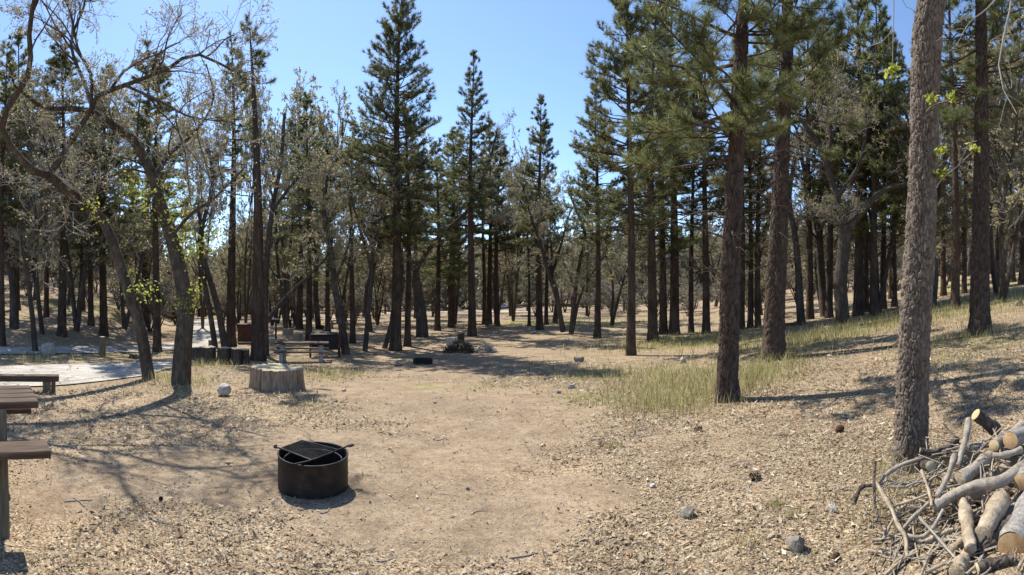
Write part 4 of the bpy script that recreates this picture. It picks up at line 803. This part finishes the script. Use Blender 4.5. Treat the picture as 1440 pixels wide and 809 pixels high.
ground_log('mossy brown log lying behind the raised storage locker', (444, 474), (476, 474), 7, STUMP_SIDE, seed=3)
ground_log('bleached fallen log in the grass behind the two big pines', (1036, 480), (1073, 470), 4.5, LOGBARE, seed=4)
ground_log('dark dead limb on the grass right of the thick scaly pine', (1102, 459), (1126, 457), 6, OAK_BARK, seed=5)
ground_log('long thin fallen branch lying across the sunny slope grass', (1118, 503), (1256, 488), 3, OAK_BARK, 'fallen_branch', 'branch', 0.6, None, 6, bend=0.1)

# ---- rocks and cones
def rock(label, px, py, wpx, hpx, mat, seed, group=None, name='rock', cat='rock'):
    r = gr(px, py); k = r / F; w = wpx * k / 2; h = hpx * k; p = at(px, py, r + w * 0.7); p.z = float(H(p.x, p.y))
    bm = bmesh.new(); bmesh.ops.create_icosphere(bm, subdivisions=3, radius=1.0); rg_ = np.random.default_rng(seed)
    pl = [Vector(nrm(rg_.normal(size=3))) for _ in range(13)]; off = rg_.uniform(0.42, 0.85, 13)
    for v_ in bm.verts:
        c = v_.co.copy()
        for n_, o_ in zip(pl, off):
            d = c.dot(n_)
            if d > o_: c -= n_ * (d - o_) * 0.92
        c += Vector(rg_.normal(size=3)) * 0.012; v_.co = Vector((c.x * w * 1.12, c.y * w * 0.95, (c.z * 0.7 + 0.3) * h))
    me = bpy.data.meshes.new('rock'); bm.to_mesh(me); bm.free(); me.materials.append(mat)
    o = link(name, me); o.location = p; o.rotation_euler = (0, 0, rg_.uniform(0, 6)); tag(o, label, cat, group); return o
for i, (px, py, w, h, mat, lab) in enumerate([(70, 500, 30, 18, ROCK_L, 'large white boulder at the roadside by the young oak'), (170, 494, 20, 7, ROCK_D, 'flat grey rock on the verge between post and oak'), (316, 558, 22, 19, ROCK_L, 'pale angular rock in the litter left of the big stump'),
        (815, 510, 17, 12, ROCK_D, 'grey rounded rock in the shade at the end of the clearing'), (802, 547, 14, 8, ROCK_L, 'small white rock at the sunlit edge of the tree shade'), (960, 511, 10, 12, ROCK_L, 'pale upright rock in grass beside the big pine'), (965, 731, 28, 15, ROCK_D, 'dark flat-topped stone lying alone in the dry leaves'),
        (1122, 781, 32, 28, ROCK_D, 'grey block-shaped stone in dry grass near the firewood'), (381, 483, 14, 9, ROCK_L, 'white rock at the foot of the pedestal grill'), (379, 470, 14, 9, ROCK_L, 'pale boulder behind the double-trunked pine'), (560, 515, 15, 6, ROCK_D, 'low flat stone next to the low black fire ring'),
        (483, 551, 8, 4, ROCK_L, 'tiny pale stone beside the wide stump'), (470, 566, 10, 5, ROCK_D, 'dark pebble-sized stone on the path past the stump'), (785, 554, 9, 5, ROCK_D, 'small brown stone next to the white rock'), (1171, 722, 16, 14, ROCK_L, 'small pale stone with a mossy side above the grey block'),
        (632, 494, 14, 6, ROCK_L, 'pale rock in front of the dark brush pile'), (668, 551, 5, 3, ROCK_D, 'dark pebble on the bare path'), (611, 568, 6, 3, ROCK_D, 'small dark clod on the bare dirt path'), (1376, 403, 10, 6, ROCK_D, 'grey rock high on the grassy slope'), (1432, 431, 16, 10, ROCK_D, 'rounded grey rock by the frame edge on the slope'),
        (658, 690, 7, 5, ROCK_D, 'little dark stone on the open dirt right of the fire ring'), (918, 686, 10, 7, ROCK_L, 'small pinkish stone in the leaf litter'), (839, 766, 7, 6, ROCK_D, 'bluish pebble among curled leaves')]):
    rock(lab, px, py, w, h, mat, 300 + i)
def cone(label, px, py, wpx, seed):
    k = gr(px, py) / F; w = wpx * k / 2; p = at(px, py, gr(px, py) + w); p.z = float(H(p.x, p.y)) + w * 0.8; mb = MB(); rg_ = np.random.default_rng(seed)
    for i in range(70):
        t = (i + 0.5) / 70; ph = i * 2.39996; zz = (t - 0.5) * 2.6 * w; rad_ = w * math.sin(math.pi * (0.12 + 0.8 * t)) ** 0.7
        d = np.array([math.cos(ph), math.sin(ph), 0.35]); s_ = np.array([-math.sin(ph), math.cos(ph), 0]); c = np.array([0, 0, zz])
        mb.add([c + d * rad_ * 0.3 - s_ * w * 0.1, c + d * rad_ * 0.3 + s_ * w * 0.1, c + d * rad_ + s_ * w * 0.2, c + d * rad_ - s_ * w * 0.2, c + d * rad_ * 1.08 + np.array([0, 0, w * 0.16])], [(0, 1, 2, 3)], [(3, 2, 4)])
    o = mb.build('pine_cone', CONE, None, False); o.location = p; o.rotation_euler = (R(80), 0, rg_.uniform(0, 6)); tag(o, label, 'pine cone'); return o
for i, (px, py, w, lab) in enumerate([(981, 608, 9, 'dark pine cone just in front of the tall pale grass'), (1063, 678, 13, 'pine cone on litter below the big plated pine'), (1180, 610, 11, 'pine cone left of the furrowed oak foot'), (226, 705, 6, 'single dark cone on bare dirt near the plank table'), (1175, 790, 10, 'weathered cone beside the grey block stone')]): cone(lab, px, py, w, 400 + i)

# ---- brush piles (sticks too small to pick apart)
def brush(label, px, py, wpx, hpx, n, seed, mat):
    k = gr(px, py) / F; w = wpx * k / 2; h = hpx * k; p = at(px, py, gr(px, py) + w * 0.8); p.z = float(H(p.x, p.y)); rg_ = np.random.default_rng(seed)
    u = rg_.uniform(-1, 1, n); vv = rg_.uniform(-1, 1, n); keep = u * u + vv * vv < 1; u, vv = u[keep], vv[keep]; n = len(u)
    c = np.stack([u * w, vv * w * 0.8, rg_.uniform(0, 1, n) * h * (1 - np.hypot(u, vv)) + 0.02], 1); d = nrm(np.stack([rg_.normal(size=n), rg_.normal(size=n), rg_.normal(size=n) * 0.45], 1)); L = rg_.uniform(0.3, 0.9, n) * w * 0.8
    P = poly(c - d * L[:, None] / 2, d, L, 4, 0.12, 0, rg_); v_, q_ = tubes(P, rg_.uniform(0.006, 0.028, n)[:, None] * np.linspace(1, 0.6, 4)[None], 4); mb = MB(); mb.add(v_, q_)
    o = mb.build('brush_pile', mat); o.location = p; stuff(o, label, 'brush pile'); return o
brush('dark heap of cut branches at the edge of the tree shade', 648, 497, 48, 24, 420, 61, OAK_BARK); brush('smaller brown heap of twigs beside the dark branch heap', 683, 497, 30, 17, 300, 62, TWIG)
r = gr(633, 490); p = gp(633, 488); block('concrete_block', (13 * r / F, 0.5, 13 * r / F), (p.x, p.y + 0.4, p.z + 6 * r / F), CONC, None, None, 0.02); tag(bpy.context.scene.objects[-1] if False else bpy.data.objects['concrete_block'], 'pale concrete block half behind the dark branch heap', 'block')
r = gr(646, 485); p = gp(646, 484); e = empty('waste_barrel', p + Vector((0, 0.8, 0))); tag(e, 'dark olive barrel standing behind the branch heap', 'barrel'); k = r / F
OLIVE = surf('olive_paint', [(0.3, (0.03, 0.035, 0.02)), (0.7, (0.06, 0.065, 0.04))], (1, 1, 1), 5, 0.6, 0.2, 0.004)
lathe('drum', [(5 * k, 0), (5 * k, 4 * k), (5.2 * k, 4.3 * k), (5 * k, 4.6 * k), (5 * k, 9 * k), (5.2 * k, 9.3 * k), (5 * k, 9.6 * k), (5 * k, 13 * k)], 24, OLIVE, e); lathe('lid', [(0.001, 13.8 * k), (4.8 * k, 13.7 * k), (5.25 * k, 13.2 * k), (5.25 * k, 12.6 * k)], 24, OLIVE, e)

# ---- white pickup in the distance
p = gp(708, 434); e = empty('pickup_truck', p, R(200)); tag(e, 'small white pickup truck parked far off between the trunks', 'truck'); s_ = min(18 * gr(708, 434) / F / 5.2, 1.0); e.scale = (s_,) * 3
def prism(name, prof, w, mat, parent, y=0.0):
    n = len(prof); mb = MB(); a = [(x, y - w / 2, z) for x, z in prof]; b_ = [(x, y + w / 2, z) for x, z in prof]
    mb.add(a + b_, [(i, (i + 1) % n, n + (i + 1) % n, n + i) for i in range(n)], [(0, i + 1, i) for i in range(1, n - 1)] + [(n, n + i, n + i + 1) for i in range(1, n - 1)]); return mb.build(name, mat, parent, False)
prism('body', [(-2.6, 0.5), (-2.6, 1.1), (-0.6, 1.12), (1.1, 1.12), (2.4, 1.02), (2.6, 0.8), (2.6, 0.5)], 1.9, WHITEP, e); prism('cab', [(-0.7, 1.12), (-0.55, 1.78), (0.5, 1.8), (1.2, 1.13)], 1.7, WHITEP, e)
prism('window', [(-0.5, 1.2), (-0.42, 1.66), (0.45, 1.68), (0.95, 1.2)], 1.72, GLASS, e); prism('windscreen', [(0.62, 1.72), (0.58, 1.74), (1.22, 1.16), (1.27, 1.16)], 1.5, GLASS, e)
for x in (-1.6, 1.65):
    for y in (-0.86, 0.86):
        w_ = lathe('wheel', [(0.001, 0.11), (0.2, 0.11), (0.3, 0.12), (0.37, 0.08), (0.37, -0.08), (0.3, -0.12), (0.001, -0.11)], 20, RUBBER, e, (x, y, 0.37)); w_.rotation_euler = (R(90), 0, 0)
block('bumper', (0.12, 1.9, 0.2), (2.62, 0, 0.55), DARKP, e)
for y in (-0.7, 0.7): block('headlight', (0.05, 0.3, 0.16), (2.6, y, 0.86), CONC, e)

# ------------------------------------------------------------------ firewood pile
def pile_r(py): return 2.82 + (790 - py) * 0.0054
def pw(px, py, d=0.0): return at(px, py, min(pile_r(py) + d, gr(px, py) - 0.05))
def firewood(label, pts, wpx, mat, cut=None, seed=0, taper=1.0, name='firewood_log', depth=None, n=18, rough=0.025, ends=(True, True)):
    P = [pw(a, b_, (c[0] if c else 0)) for a, b_, *c in pts]; rad_ = wpx * pile_r(pts[0][1]) / F / 2; o = empty(name, P[len(P) // 2]); M_ = Vector(o.location); tag(o, label, 'log' if 'log' in name else 'branch')
    Q = [q_ - M_ for q_ in P]; k = max(16, 6 * len(P)); bar('bark', Q, rad_, mat, o, n, k, False, taper, rough, seed)
    RS = resample(Q, k)
    for q_, d_, rr_, on in ((RS[0], RS[0] - RS[1], rad_, ends[0]), (RS[-1], RS[-1] - RS[-2], rad_ * taper, ends[1])):
        if not on: continue
        dd = Vector(d_).normalized(); ref = Vector((0, 0, 1)) if abs(dd.z) < 0.8 else Vector((1, 0, 0)); u_ = dd.cross(ref).normalized(); w_ = dd.cross(u_); q_ = Vector(q_); c_ = MB()
        ring = [q_ + (u_ * math.cos(t) + w_ * math.sin(t)) * rr_ * 0.995 + dd * 0.001 for t in np.arange(n) * 6.2832 / n]; ring2 = [q_ + (u_ * math.cos(t) + w_ * math.sin(t)) * rr_ * 0.9 + dd * 0.004 for t in np.arange(n) * 6.2832 / n]
        c_.add(np.array([tuple(q_ + dd * 0.004)] + [tuple(x) for x in ring2] + [tuple(x) for x in ring]), [(1 + i, 1 + n + i, 1 + n + (i + 1) % n, 1 + (i + 1) % n) for i in range(n)], [(0, 1 + i, 1 + (i + 1) % n) for i in range(n)]); c_.build('cut_end', cut or CUT, o, False)
    return o
FW = [('topmost stubby log with a pale sawn end tilted up', [(1372, 583, -0.02), (1387, 594, 0.08), (1402, 606, 0.18)], 17, OAK_BARK, CUT, 1.15),
      ('grey log with a round yellow sawn end, upper right of the pile', [(1398, 627, -0.05), (1420, 613, 0.15), (1452, 592, 0.4)], 16, LOGBARK, CUT, 1.2),
      ('thick rough-barked log with an orange sawn end at the pile top', [(1421, 620, -0.1), (1440, 611, 0.08), (1475, 596, 0.4)], 23, LOGROUGH, CUT_O, 1.1),
      ('smooth grey log propped diagonally across the pile', [(1350, 675, -0.1), (1375, 657, 0.0), (1402, 634, 0.12)], 21, LOGBARK, LOGBARE, 1.0),
      ('long curved grey limb sweeping right across the middle of the pile', [(1312, 714, -0.05), (1340, 697, -0.1), (1371, 684, -0.14), (1410, 676, -0.14), (1436, 656, -0.05), (1456, 630, 0.05)], 15, LOGBARK, CUT, 1.15),
      ('stubby broken branch end over the dark gap in the pile', [(1397, 641, -0.16), (1414, 640, -0.16), (1436, 633, -0.1)], 8, LOGBARK, CUT, 1.2),
      ('rough log with an orange end at the frame edge, below the dark gap', [(1437, 678, -0.12), (1450, 655, 0.05), (1470, 640, 0.2)], 24, LOGROUGH, CUT_O, 1.0),
      ('pale debarked log standing upright in the pile front', [(1355, 708, -0.1), (1360, 738, -0.16), (1365, 772, -0.2)], 17, LOGBARE, LOGBARE, 0.85),
      ('chunky split log, pale and knotty, slanting left', [(1409, 702, -0.08), (1396, 727, -0.14), (1382, 753, -0.18)], 28, LOGBARE, LOGBARE, 0.9),
      ('biggest rough log with a wide orange face at the pile foot', [(1424, 771, -0.15), (1437, 738, -0.02), (1460, 690, 0.15)], 42, LOGROUGH, CUT_O, 1.0),
      ('short thin log poking out behind the upright debarked log', [(1337, 774, -0.06), (1350, 765, -0.08), (1366, 756, -0.05)], 13, LOGBARE, LOGBARE, 0.9),
      ('knotty root chunk on the ground at the pile front', [(1346, 806, -0.03), (1352, 793, -0.06), (1360, 778, -0.08)], 24, LOGBARE, LOGBARE, 0.55),
      ('pale sawn log end tucked behind the split log', [(1388, 708, 0.0), (1400, 700, 0.1), (1415, 690, 0.25)], 22, STUMP_SIDE, CUT, 1.0),
      ('short log with a mossy round end among the thin twigs', [(1309, 656, -0.05), (1302, 654, 0.04), (1292, 650, 0.16)], 15, OAK_BARK, STUMP_TOP, 1.0),
      ('brown rotten log under the diagonal smooth one', [(1378, 682, 0.05), (1400, 668, 0.1), (1430, 650, 0.2)], 26, STUMP_SIDE, STUMP_TOP, 0.9),
      ('dark hidden log at the base right of the debarked ones', [(1372, 765, 0.05), (1395, 760, 0.1), (1425, 735, 0.22)], 26, OAK_BARK, STUMP_TOP, 0.9)]
FW += [('grey log lying across the back of the pile, half buried', [(1330, 640, 0.12), (1360, 632, 0.14), (1395, 622, 0.2)], 13, LOGROUGH, CUT, 0.9),
       ('brown log deep in the pile under the curved limb', [(1335, 715, 0.06), (1362, 702, 0.06), (1395, 690, 0.08)], 17, STUMP_SIDE, CUT, 0.9),
       ('thin grey log filling the gap right of the split log', [(1412, 740, 0.0), (1425, 715, 0.04), (1440, 690, 0.1)], 14, LOGROUGH, CUT, 0.9),
       ('dark weathered log low at the pile foot by the knotty chunk', [(1375, 800, 0.0), (1398, 792, 0.02), (1425, 786, 0.08)], 15, OAK_BARK, STUMP_TOP, 0.9),
       ('small pale log end peeping under the diagonal smooth log', [(1340, 690, 0.02), (1358, 684, 0.06), (1380, 672, 0.12)], 13, LOGBARE, CUT, 0.9)]
for i, (lab, pts, w, mat, cut, tp) in enumerate(FW): firewood(lab, pts, w, mat, cut, 500 + i, tp, n=7 if 'split' in lab.split(',')[0] else 18, rough=0.05 if mat is LOGBARE else 0.025)
FB = [('forked grey branch rising to the pile top', [(1362, 590, -0.1), (1360, 606, -0.1), (1356, 625, -0.1), (1346, 655, -0.1)], 9, LOGBARK, 0.9), ('crooked grey branch leaning below the forked one', [(1342, 640, -0.12), (1336, 662, -0.12), (1329, 678, -0.12), (1318, 698, -0.12)], 8, LOGBARK, 0.8),
      ('sawn branch end pointing at the furrowed oak', [(1294, 634, -0.02), (1312, 636, 0.0), (1328, 634, 0.04), (1345, 618, 0.1)], 8.5, OAK_BARK, 1.3), ('long bowed stick arching left out of the pile', [(1233, 686, -0.05), (1243, 672, 0), (1257, 660, 0.02), (1281, 649, 0.03), (1318, 641, 0.05)], 5.5, LOGBARK, 1.1),
      ('dark upright twig at the left tip of the pile', [(1231, 650, -0.1), (1229, 672, -0.1), (1231, 710, -0.1), (1240, 746, -0.1)], 4, OAK_BARK, 0.8), ('pale bent stick trailing down the pile\'s left side', [(1233, 680, -0.1), (1244, 700, -0.12), (1254, 716, -0.12), (1262, 738, -0.12), (1273, 755, -0.1), (1275, 783, -0.05)], 6, LOGBARE, 0.8),
      ('short dark stick lying apart at the left of the pile', [(1200, 708, -0.02), (1207, 692, 0), (1214, 684, 0), (1226, 683, 0)], 7, OAK_BARK, 0.8), ('thin straight stick crossing in front of the pile', [(1293, 728, -0.14), (1318, 756, -0.14), (1347, 789, -0.12)], 4, LOGBARK, 0.8),
      ('curled stick lying low across the pile front', [(1276, 754, -0.08), (1296, 755, -0.1), (1310, 745, -0.12), (1326, 718, -0.12)], 6, LOGBARK, 0.8), ('grey stick slanting under the curved limb', [(1270, 744, -0.06), (1290, 722, -0.08), (1306, 708, -0.06)], 6, LOGBARK, 0.9), ('thin pale stick reaching right below the arching one', [(1258, 712, -0.06), (1284, 703, -0.08), (1310, 694, -0.06)], 4, LOGBARE, 0.8),
      ('short pale stick behind the crossing thin one', [(1302, 762, -0.04), (1322, 752, -0.06), (1340, 745, -0.04)], 6.5, LOGBARE, 0.9), ('pale broken twig near the biggest rough log', [(1432, 800, -0.05), (1440, 786, -0.05), (1452, 772, -0.04)], 4.5, LOGBARE, 0.8), ('bleached stick under the short mossy log', [(1296, 662, -0.08), (1304, 684, -0.1), (1309, 702, -0.12), (1310, 712, -0.12)], 4.5, LOGBARE, 0.8)]
for i, (lab, pts, w, mat, tp) in enumerate(FB): firewood(lab, pts, w, mat, LOGBARE, 540 + i, tp, 'firewood_branch', None, 9, 0.05)
rg = np.random.default_rng(77)
for i in range(270):
    u = rg.uniform(); px = 1240 + 170 * u + rg.normal() * 14; py = rg.uniform(650, 795) if u < 0.4 else rg.uniform(605, 800); a = rg.normal() * 0.6 - 0.35; L = rg.uniform(22, 70)
    pts = [(px - math.cos(a) * L / 2, py - math.sin(a) * L / 2), (px + rg.normal() * 4, py + rg.normal() * 4), (px + math.cos(a) * L / 2, py + math.sin(a) * L / 2)]; d0 = rg.uniform(-0.06, 0.12)
    P = [pw(x, y, d0 + rg.normal() * 0.04) for x, y in pts]
    for q_ in P: q_.z = max(q_.z, float(H(q_.x, q_.y)) + 0.005)
    o = bar('twig', [q_ - P[1] for q_ in P], 0.0035 + 0.01 * rg.uniform() ** 2, LOGBARK if i % 3 else LOGBARE, None, 5, 6, False, 0.6); o.location = P[1]; t_ = 'under the furrowed oak at the pile edge' if px < 1290 else ('around the mossy-ended log' if px < 1335 and py < 705 else ('in front of the upright debarked log' if py > 740 else 'between the larger logs')); tag(o, 'thin dry twig tangled ' + t_, 'twig', 'firewood twigs ' + t_)
for i in range(26):
    px, py = rg.uniform(80, 1220), rg.uniform(600, 800); q_ = gp(px, py); a = rg.uniform(0, 3.14); L = rg.uniform(0.1, 0.28); d = Vector((math.cos(a), math.sin(a), 0)) * L / 2
    pts = [q_ - d, q_ + Vector((rg.normal() * 0.015, rg.normal() * 0.015, 0)), q_ + d]
    for x in pts: x.z = float(H(x.x, x.y)) + 0.006
    o = bar('stick', [x - q_ for x in pts], rg.uniform(0.003, 0.007), TWIG, None, 5, 6, False, 0.6); o.location = q_; tag(o, 'thin dry stick lying loose on the open ground', 'stick', 'loose sticks on the ground')

# ------------------------------------------------------------------ leaf litter, gravel, grass
rg = np.random.default_rng(404)
def scatter(n, pxr, rr, dens, power=1.0):
    a = (rg.uniform(*pxr, n) - CX) / F; r = rr[0] * (rr[1] / rr[0]) ** (rg.uniform(0, 1, n) ** power); x, y = np.sin(a) * r, np.cos(a) * r
    k = rg.uniform(0, 1, n) < dens(x, y); return x[k], y[k], r[k]
LITTER = leafmat('dry_leaves', [(0.0, (0.11, 0.07, 0.045)), (0.25, (0.23, 0.165, 0.105)), (0.55, (0.39, 0.305, 0.2)), (0.85, (0.55, 0.465, 0.335)), (0.97, (0.7, 0.62, 0.47)), (1.0, (0.45, 0.2, 0.07))], 0.2, 0.7)
def litdens(x, y):
    b_ = bare_at(x, y); n_ = 0.42 + 0.75 * wav(x, y, 1.7, 6, 9) + 0.6 * wav(x, y, 5.5, 6, 2); return np.clip((1 - 0.93 * b_) * np.clip(0.12 + 1.15 * n_, 0.08, 1), 0.03, 1)
pv = np.concatenate(PAVED[:2])
def off_road(x, y):
    k = np.ones(len(x), bool); keep = rg.uniform(0, 1, len(x)) < 0.05
    for c in np.array_split(pv, 40): k &= (((x[:, None] - c[None, :, 0]) ** 2 + (y[:, None] - c[None, :, 1]) ** 2).min(1) > 0.2) | keep
    return k
x, y, r = scatter(235000, (-25, 1465), (2.2, 17), litdens, 0.85)
k = off_road(x, y); x, y, r = x[k], y[k], r[k]
n = len(x); z = H(x, y); s = (0.006 + 0.018 * rg.uniform(0, 1, n) ** 1.8) * (1 + 0.7 * (rg.uniform(0, 1, n) < 0.12)); s *= np.clip(r / 4.5, 0.95, 2.0)
yaw = rg.uniform(0, 6.28, n); up = nrm(np.stack([rg.normal(size=n) * 0.45, rg.normal(size=n) * 0.45, np.ones(n)], 1)); f = np.stack([np.cos(yaw), np.sin(yaw), np.zeros(n)], 1)
f = nrm(f - up * (f * up).sum(1, keepdims=True)); sd_ = np.cross(up, f); c = np.stack([x, y, z + s * rg.uniform(0.1, 0.55, n)], 1); S_ = s[:, None]; cu = rg.uniform(-0.1, 0.5, (n, 1)) * S_
v = np.stack([c - f * S_ + up * cu, c + sd_ * S_ * 0.42 + f * S_ * rg.uniform(-0.3, 0.4, (n, 1)), c + f * S_ * 1.05 + up * cu * 1.3, c - sd_ * S_ * 0.36 + f * S_ * rg.uniform(-0.4, 0.3, (n, 1))], 1).reshape(-1, 3)
i0 = np.arange(n)[:, None] * 4; tri = np.concatenate([i0 + np.array([[0, 3, 1]]), i0 + np.array([[1, 3, 2]])], 0)
ti = np.clip(rg.beta(2, 1.9, n), 0, 0.99); ti[rg.uniform(0, 1, n) < 0.012] = 1.0; mb = MB(); mb.add(v, None, tri, np.tile(ti, 2)); stuff(mb.build('leaf_litter', LITTER, None, False), 'curled dry oak leaves strewn over the ground', 'leaf litter')
print('leaves', n)
x, y, r = scatter(32000, (-20, 1460), (2.2, 14), lambda x, y: 0.25 + 0.6 * bare_at(x, y)); n = len(x); s = 0.003 + 0.009 * rg.uniform(0, 1, n) ** 4
oc = np.array([[1, 0, 0], [0, 1, 0], [-1, 0, 0], [0, -1, 0], [0, 0, 1.0]]); ot = np.array([[0, 1, 4], [1, 2, 4], [2, 3, 4], [3, 0, 4]])
v = (np.stack([x, y, H(x, y)], 1)[:, None] + oc[None] * s[:, None, None] * rg.uniform(0.6, 1.3, (n, 5, 3))); mb = MB(); mb.add(v.reshape(-1, 3), None, (np.arange(n)[:, None, None] * 5 + ot[None]).reshape(-1, 3)); stuff(mb.build('gravel', ROCK_D, None, False), 'scattered grit and pebbles on the dirt', 'gravel')
GRASS = leafmat('green_grass', [(0.0, (0.19, 0.19, 0.06)), (0.35, (0.31, 0.295, 0.11)), (0.65, (0.47, 0.42, 0.2)), (1.0, (0.6, 0.53, 0.33))], 0.5, 0.6)
STRAW = leafmat('dry_grass', [(0.0, (0.2, 0.16, 0.07)), (0.5, (0.38, 0.3, 0.15)), (1.0, (0.52, 0.43, 0.25))], 0.35, 0.7)
def blades(name, x, y, h, w, mat, label):
    n = len(x); a = rg.uniform(0, 6.28, n); d = np.stack([np.cos(a), np.sin(a), np.zeros(n)], 1); ln = rg.uniform(0.1, 0.7, (n, 1)) * h[:, None]; b_ = np.stack([x, y, H(x, y) - 0.01], 1)
    a2 = rg.uniform(0, 6.28, n); s_ = np.stack([np.cos(a2), np.sin(a2), np.zeros(n)], 1) * w[:, None]; up = np.array([[0, 0, 1.0]]) * h[:, None]
    v = np.stack([b_ - s_, b_ + s_, b_ + up * 0.55 + d * ln * 0.3 - s_ * 0.7, b_ + up * 0.55 + d * ln * 0.3 + s_ * 0.7, b_ + up + d * ln], 1).reshape(-1, 3); i0 = np.arange(n)[:, None] * 5
    t = np.concatenate([i0 + np.array([[0, 1, 3]]), i0 + np.array([[0, 3, 2]]), i0 + np.array([[2, 3, 4]])], 0); mb = MB(); mb.add(v, None, t, np.tile(rg.uniform(0, 1, n), 3)); stuff(mb.build(name, mat, None, False), label, 'grass')
gx, gy, gh = [], [], []
for px, py, sx, n, hm in ((950, 570, 0.5, 2200, 0.3), (990, 545, 0.7, 3000, 0.34), (940, 530, 0.7, 1800, 0.28), (1060, 525, 0.6, 1800, 0.32), (1060, 545, 0.4, 700, 0.3), (1110, 490, 0.9, 2000, 0.35), (1150, 478, 1.3, 2400, 0.4), (1200, 465, 1.6, 2600, 0.4), (1245, 455, 1.8, 2200, 0.4), (860, 525, 0.9, 900, 0.18), (840, 560, 0.6, 500, 0.14), (900, 545, 0.5, 500, 0.16),
                      (960, 484, 2.2, 2200, 0.3), (1000, 478, 2.2, 1600, 0.3), (1085, 485, 1.2, 1300, 0.35), (1092, 507, 0.25, 300, 0.35), (1330, 445, 2.0, 1700, 0.3), (1400, 425, 3.5, 3000, 0.35), (1375, 472, 0.5, 500, 0.3), (1390, 510, 0.9, 500, 0.25), (1310, 485, 0.7, 500, 0.2), (252, 538, 0.35, 350, 0.28), (212, 530, 0.3, 350, 0.25), (285, 515, 0.6, 450, 0.3), (240, 552, 0.7, 350, 0.15),
                      (150, 500, 2.5, 900, 0.25), (40, 505, 1.5, 700, 0.3), (440, 525, 0.7, 500, 0.25), (470, 530, 0.5, 350, 0.22), (440, 575, 0.35, 220, 0.15), (600, 543, 0.5, 260, 0.15), (690, 545, 0.5, 300, 0.14), (555, 560, 0.12, 60, 0.12), (862, 628, 0.05, 90, 0.1), (1090, 712, 0.035, 130, 0.07), (1120, 727, 0.06, 90, 0.08), (1050, 768, 0.06, 100, 0.09), (1270, 700, 0.25, 350, 0.2), (1275, 655, 0.2, 200, 0.18), (850, 457, 5, 1200, 0.3), (760, 452, 5, 1200, 0.3), (235, 440, 5, 900, 0.3)):
    p = gp(px, py); n = int(n * (0.55 if 900 < px < 1070 and py > 515 else 0.3 if 1070 < px < 1300 and py < 500 else 1.0)); gx.append(p.x + rg.normal(size=n) * sx * 1.3); gy.append(p.y + rg.normal(size=n) * sx * 1.05); gh.append(hm * rg.uniform(0.2, 1.25, n))
gx, gy, gh = map(np.concatenate, (gx, gy, gh)); k = (bare_at(gx, gy) < 0.75) & off_road(gx, gy); gx, gy, gh = gx[k], gy[k], gh[k]
blades('grass', gx, gy, gh, 0.0018 + 0.00035 * np.hypot(gx, gy), GRASS, 'tufts of green and straw-coloured grass on the slope and round the trunks')
x, y, r = scatter(26000, (-20, 1460), (2.3, 22), lambda x, y: (1 - bare_at(x, y)) * np.clip(0.2 + wav(x, y, 1.3, 6, 4), 0.03, 1)); blades('dry_grass', x, y, rg.uniform(0.02, 0.1, len(x)), 0.001 + 0.00035 * r, STRAW, 'sparse dead grass stalks poking through the litter')
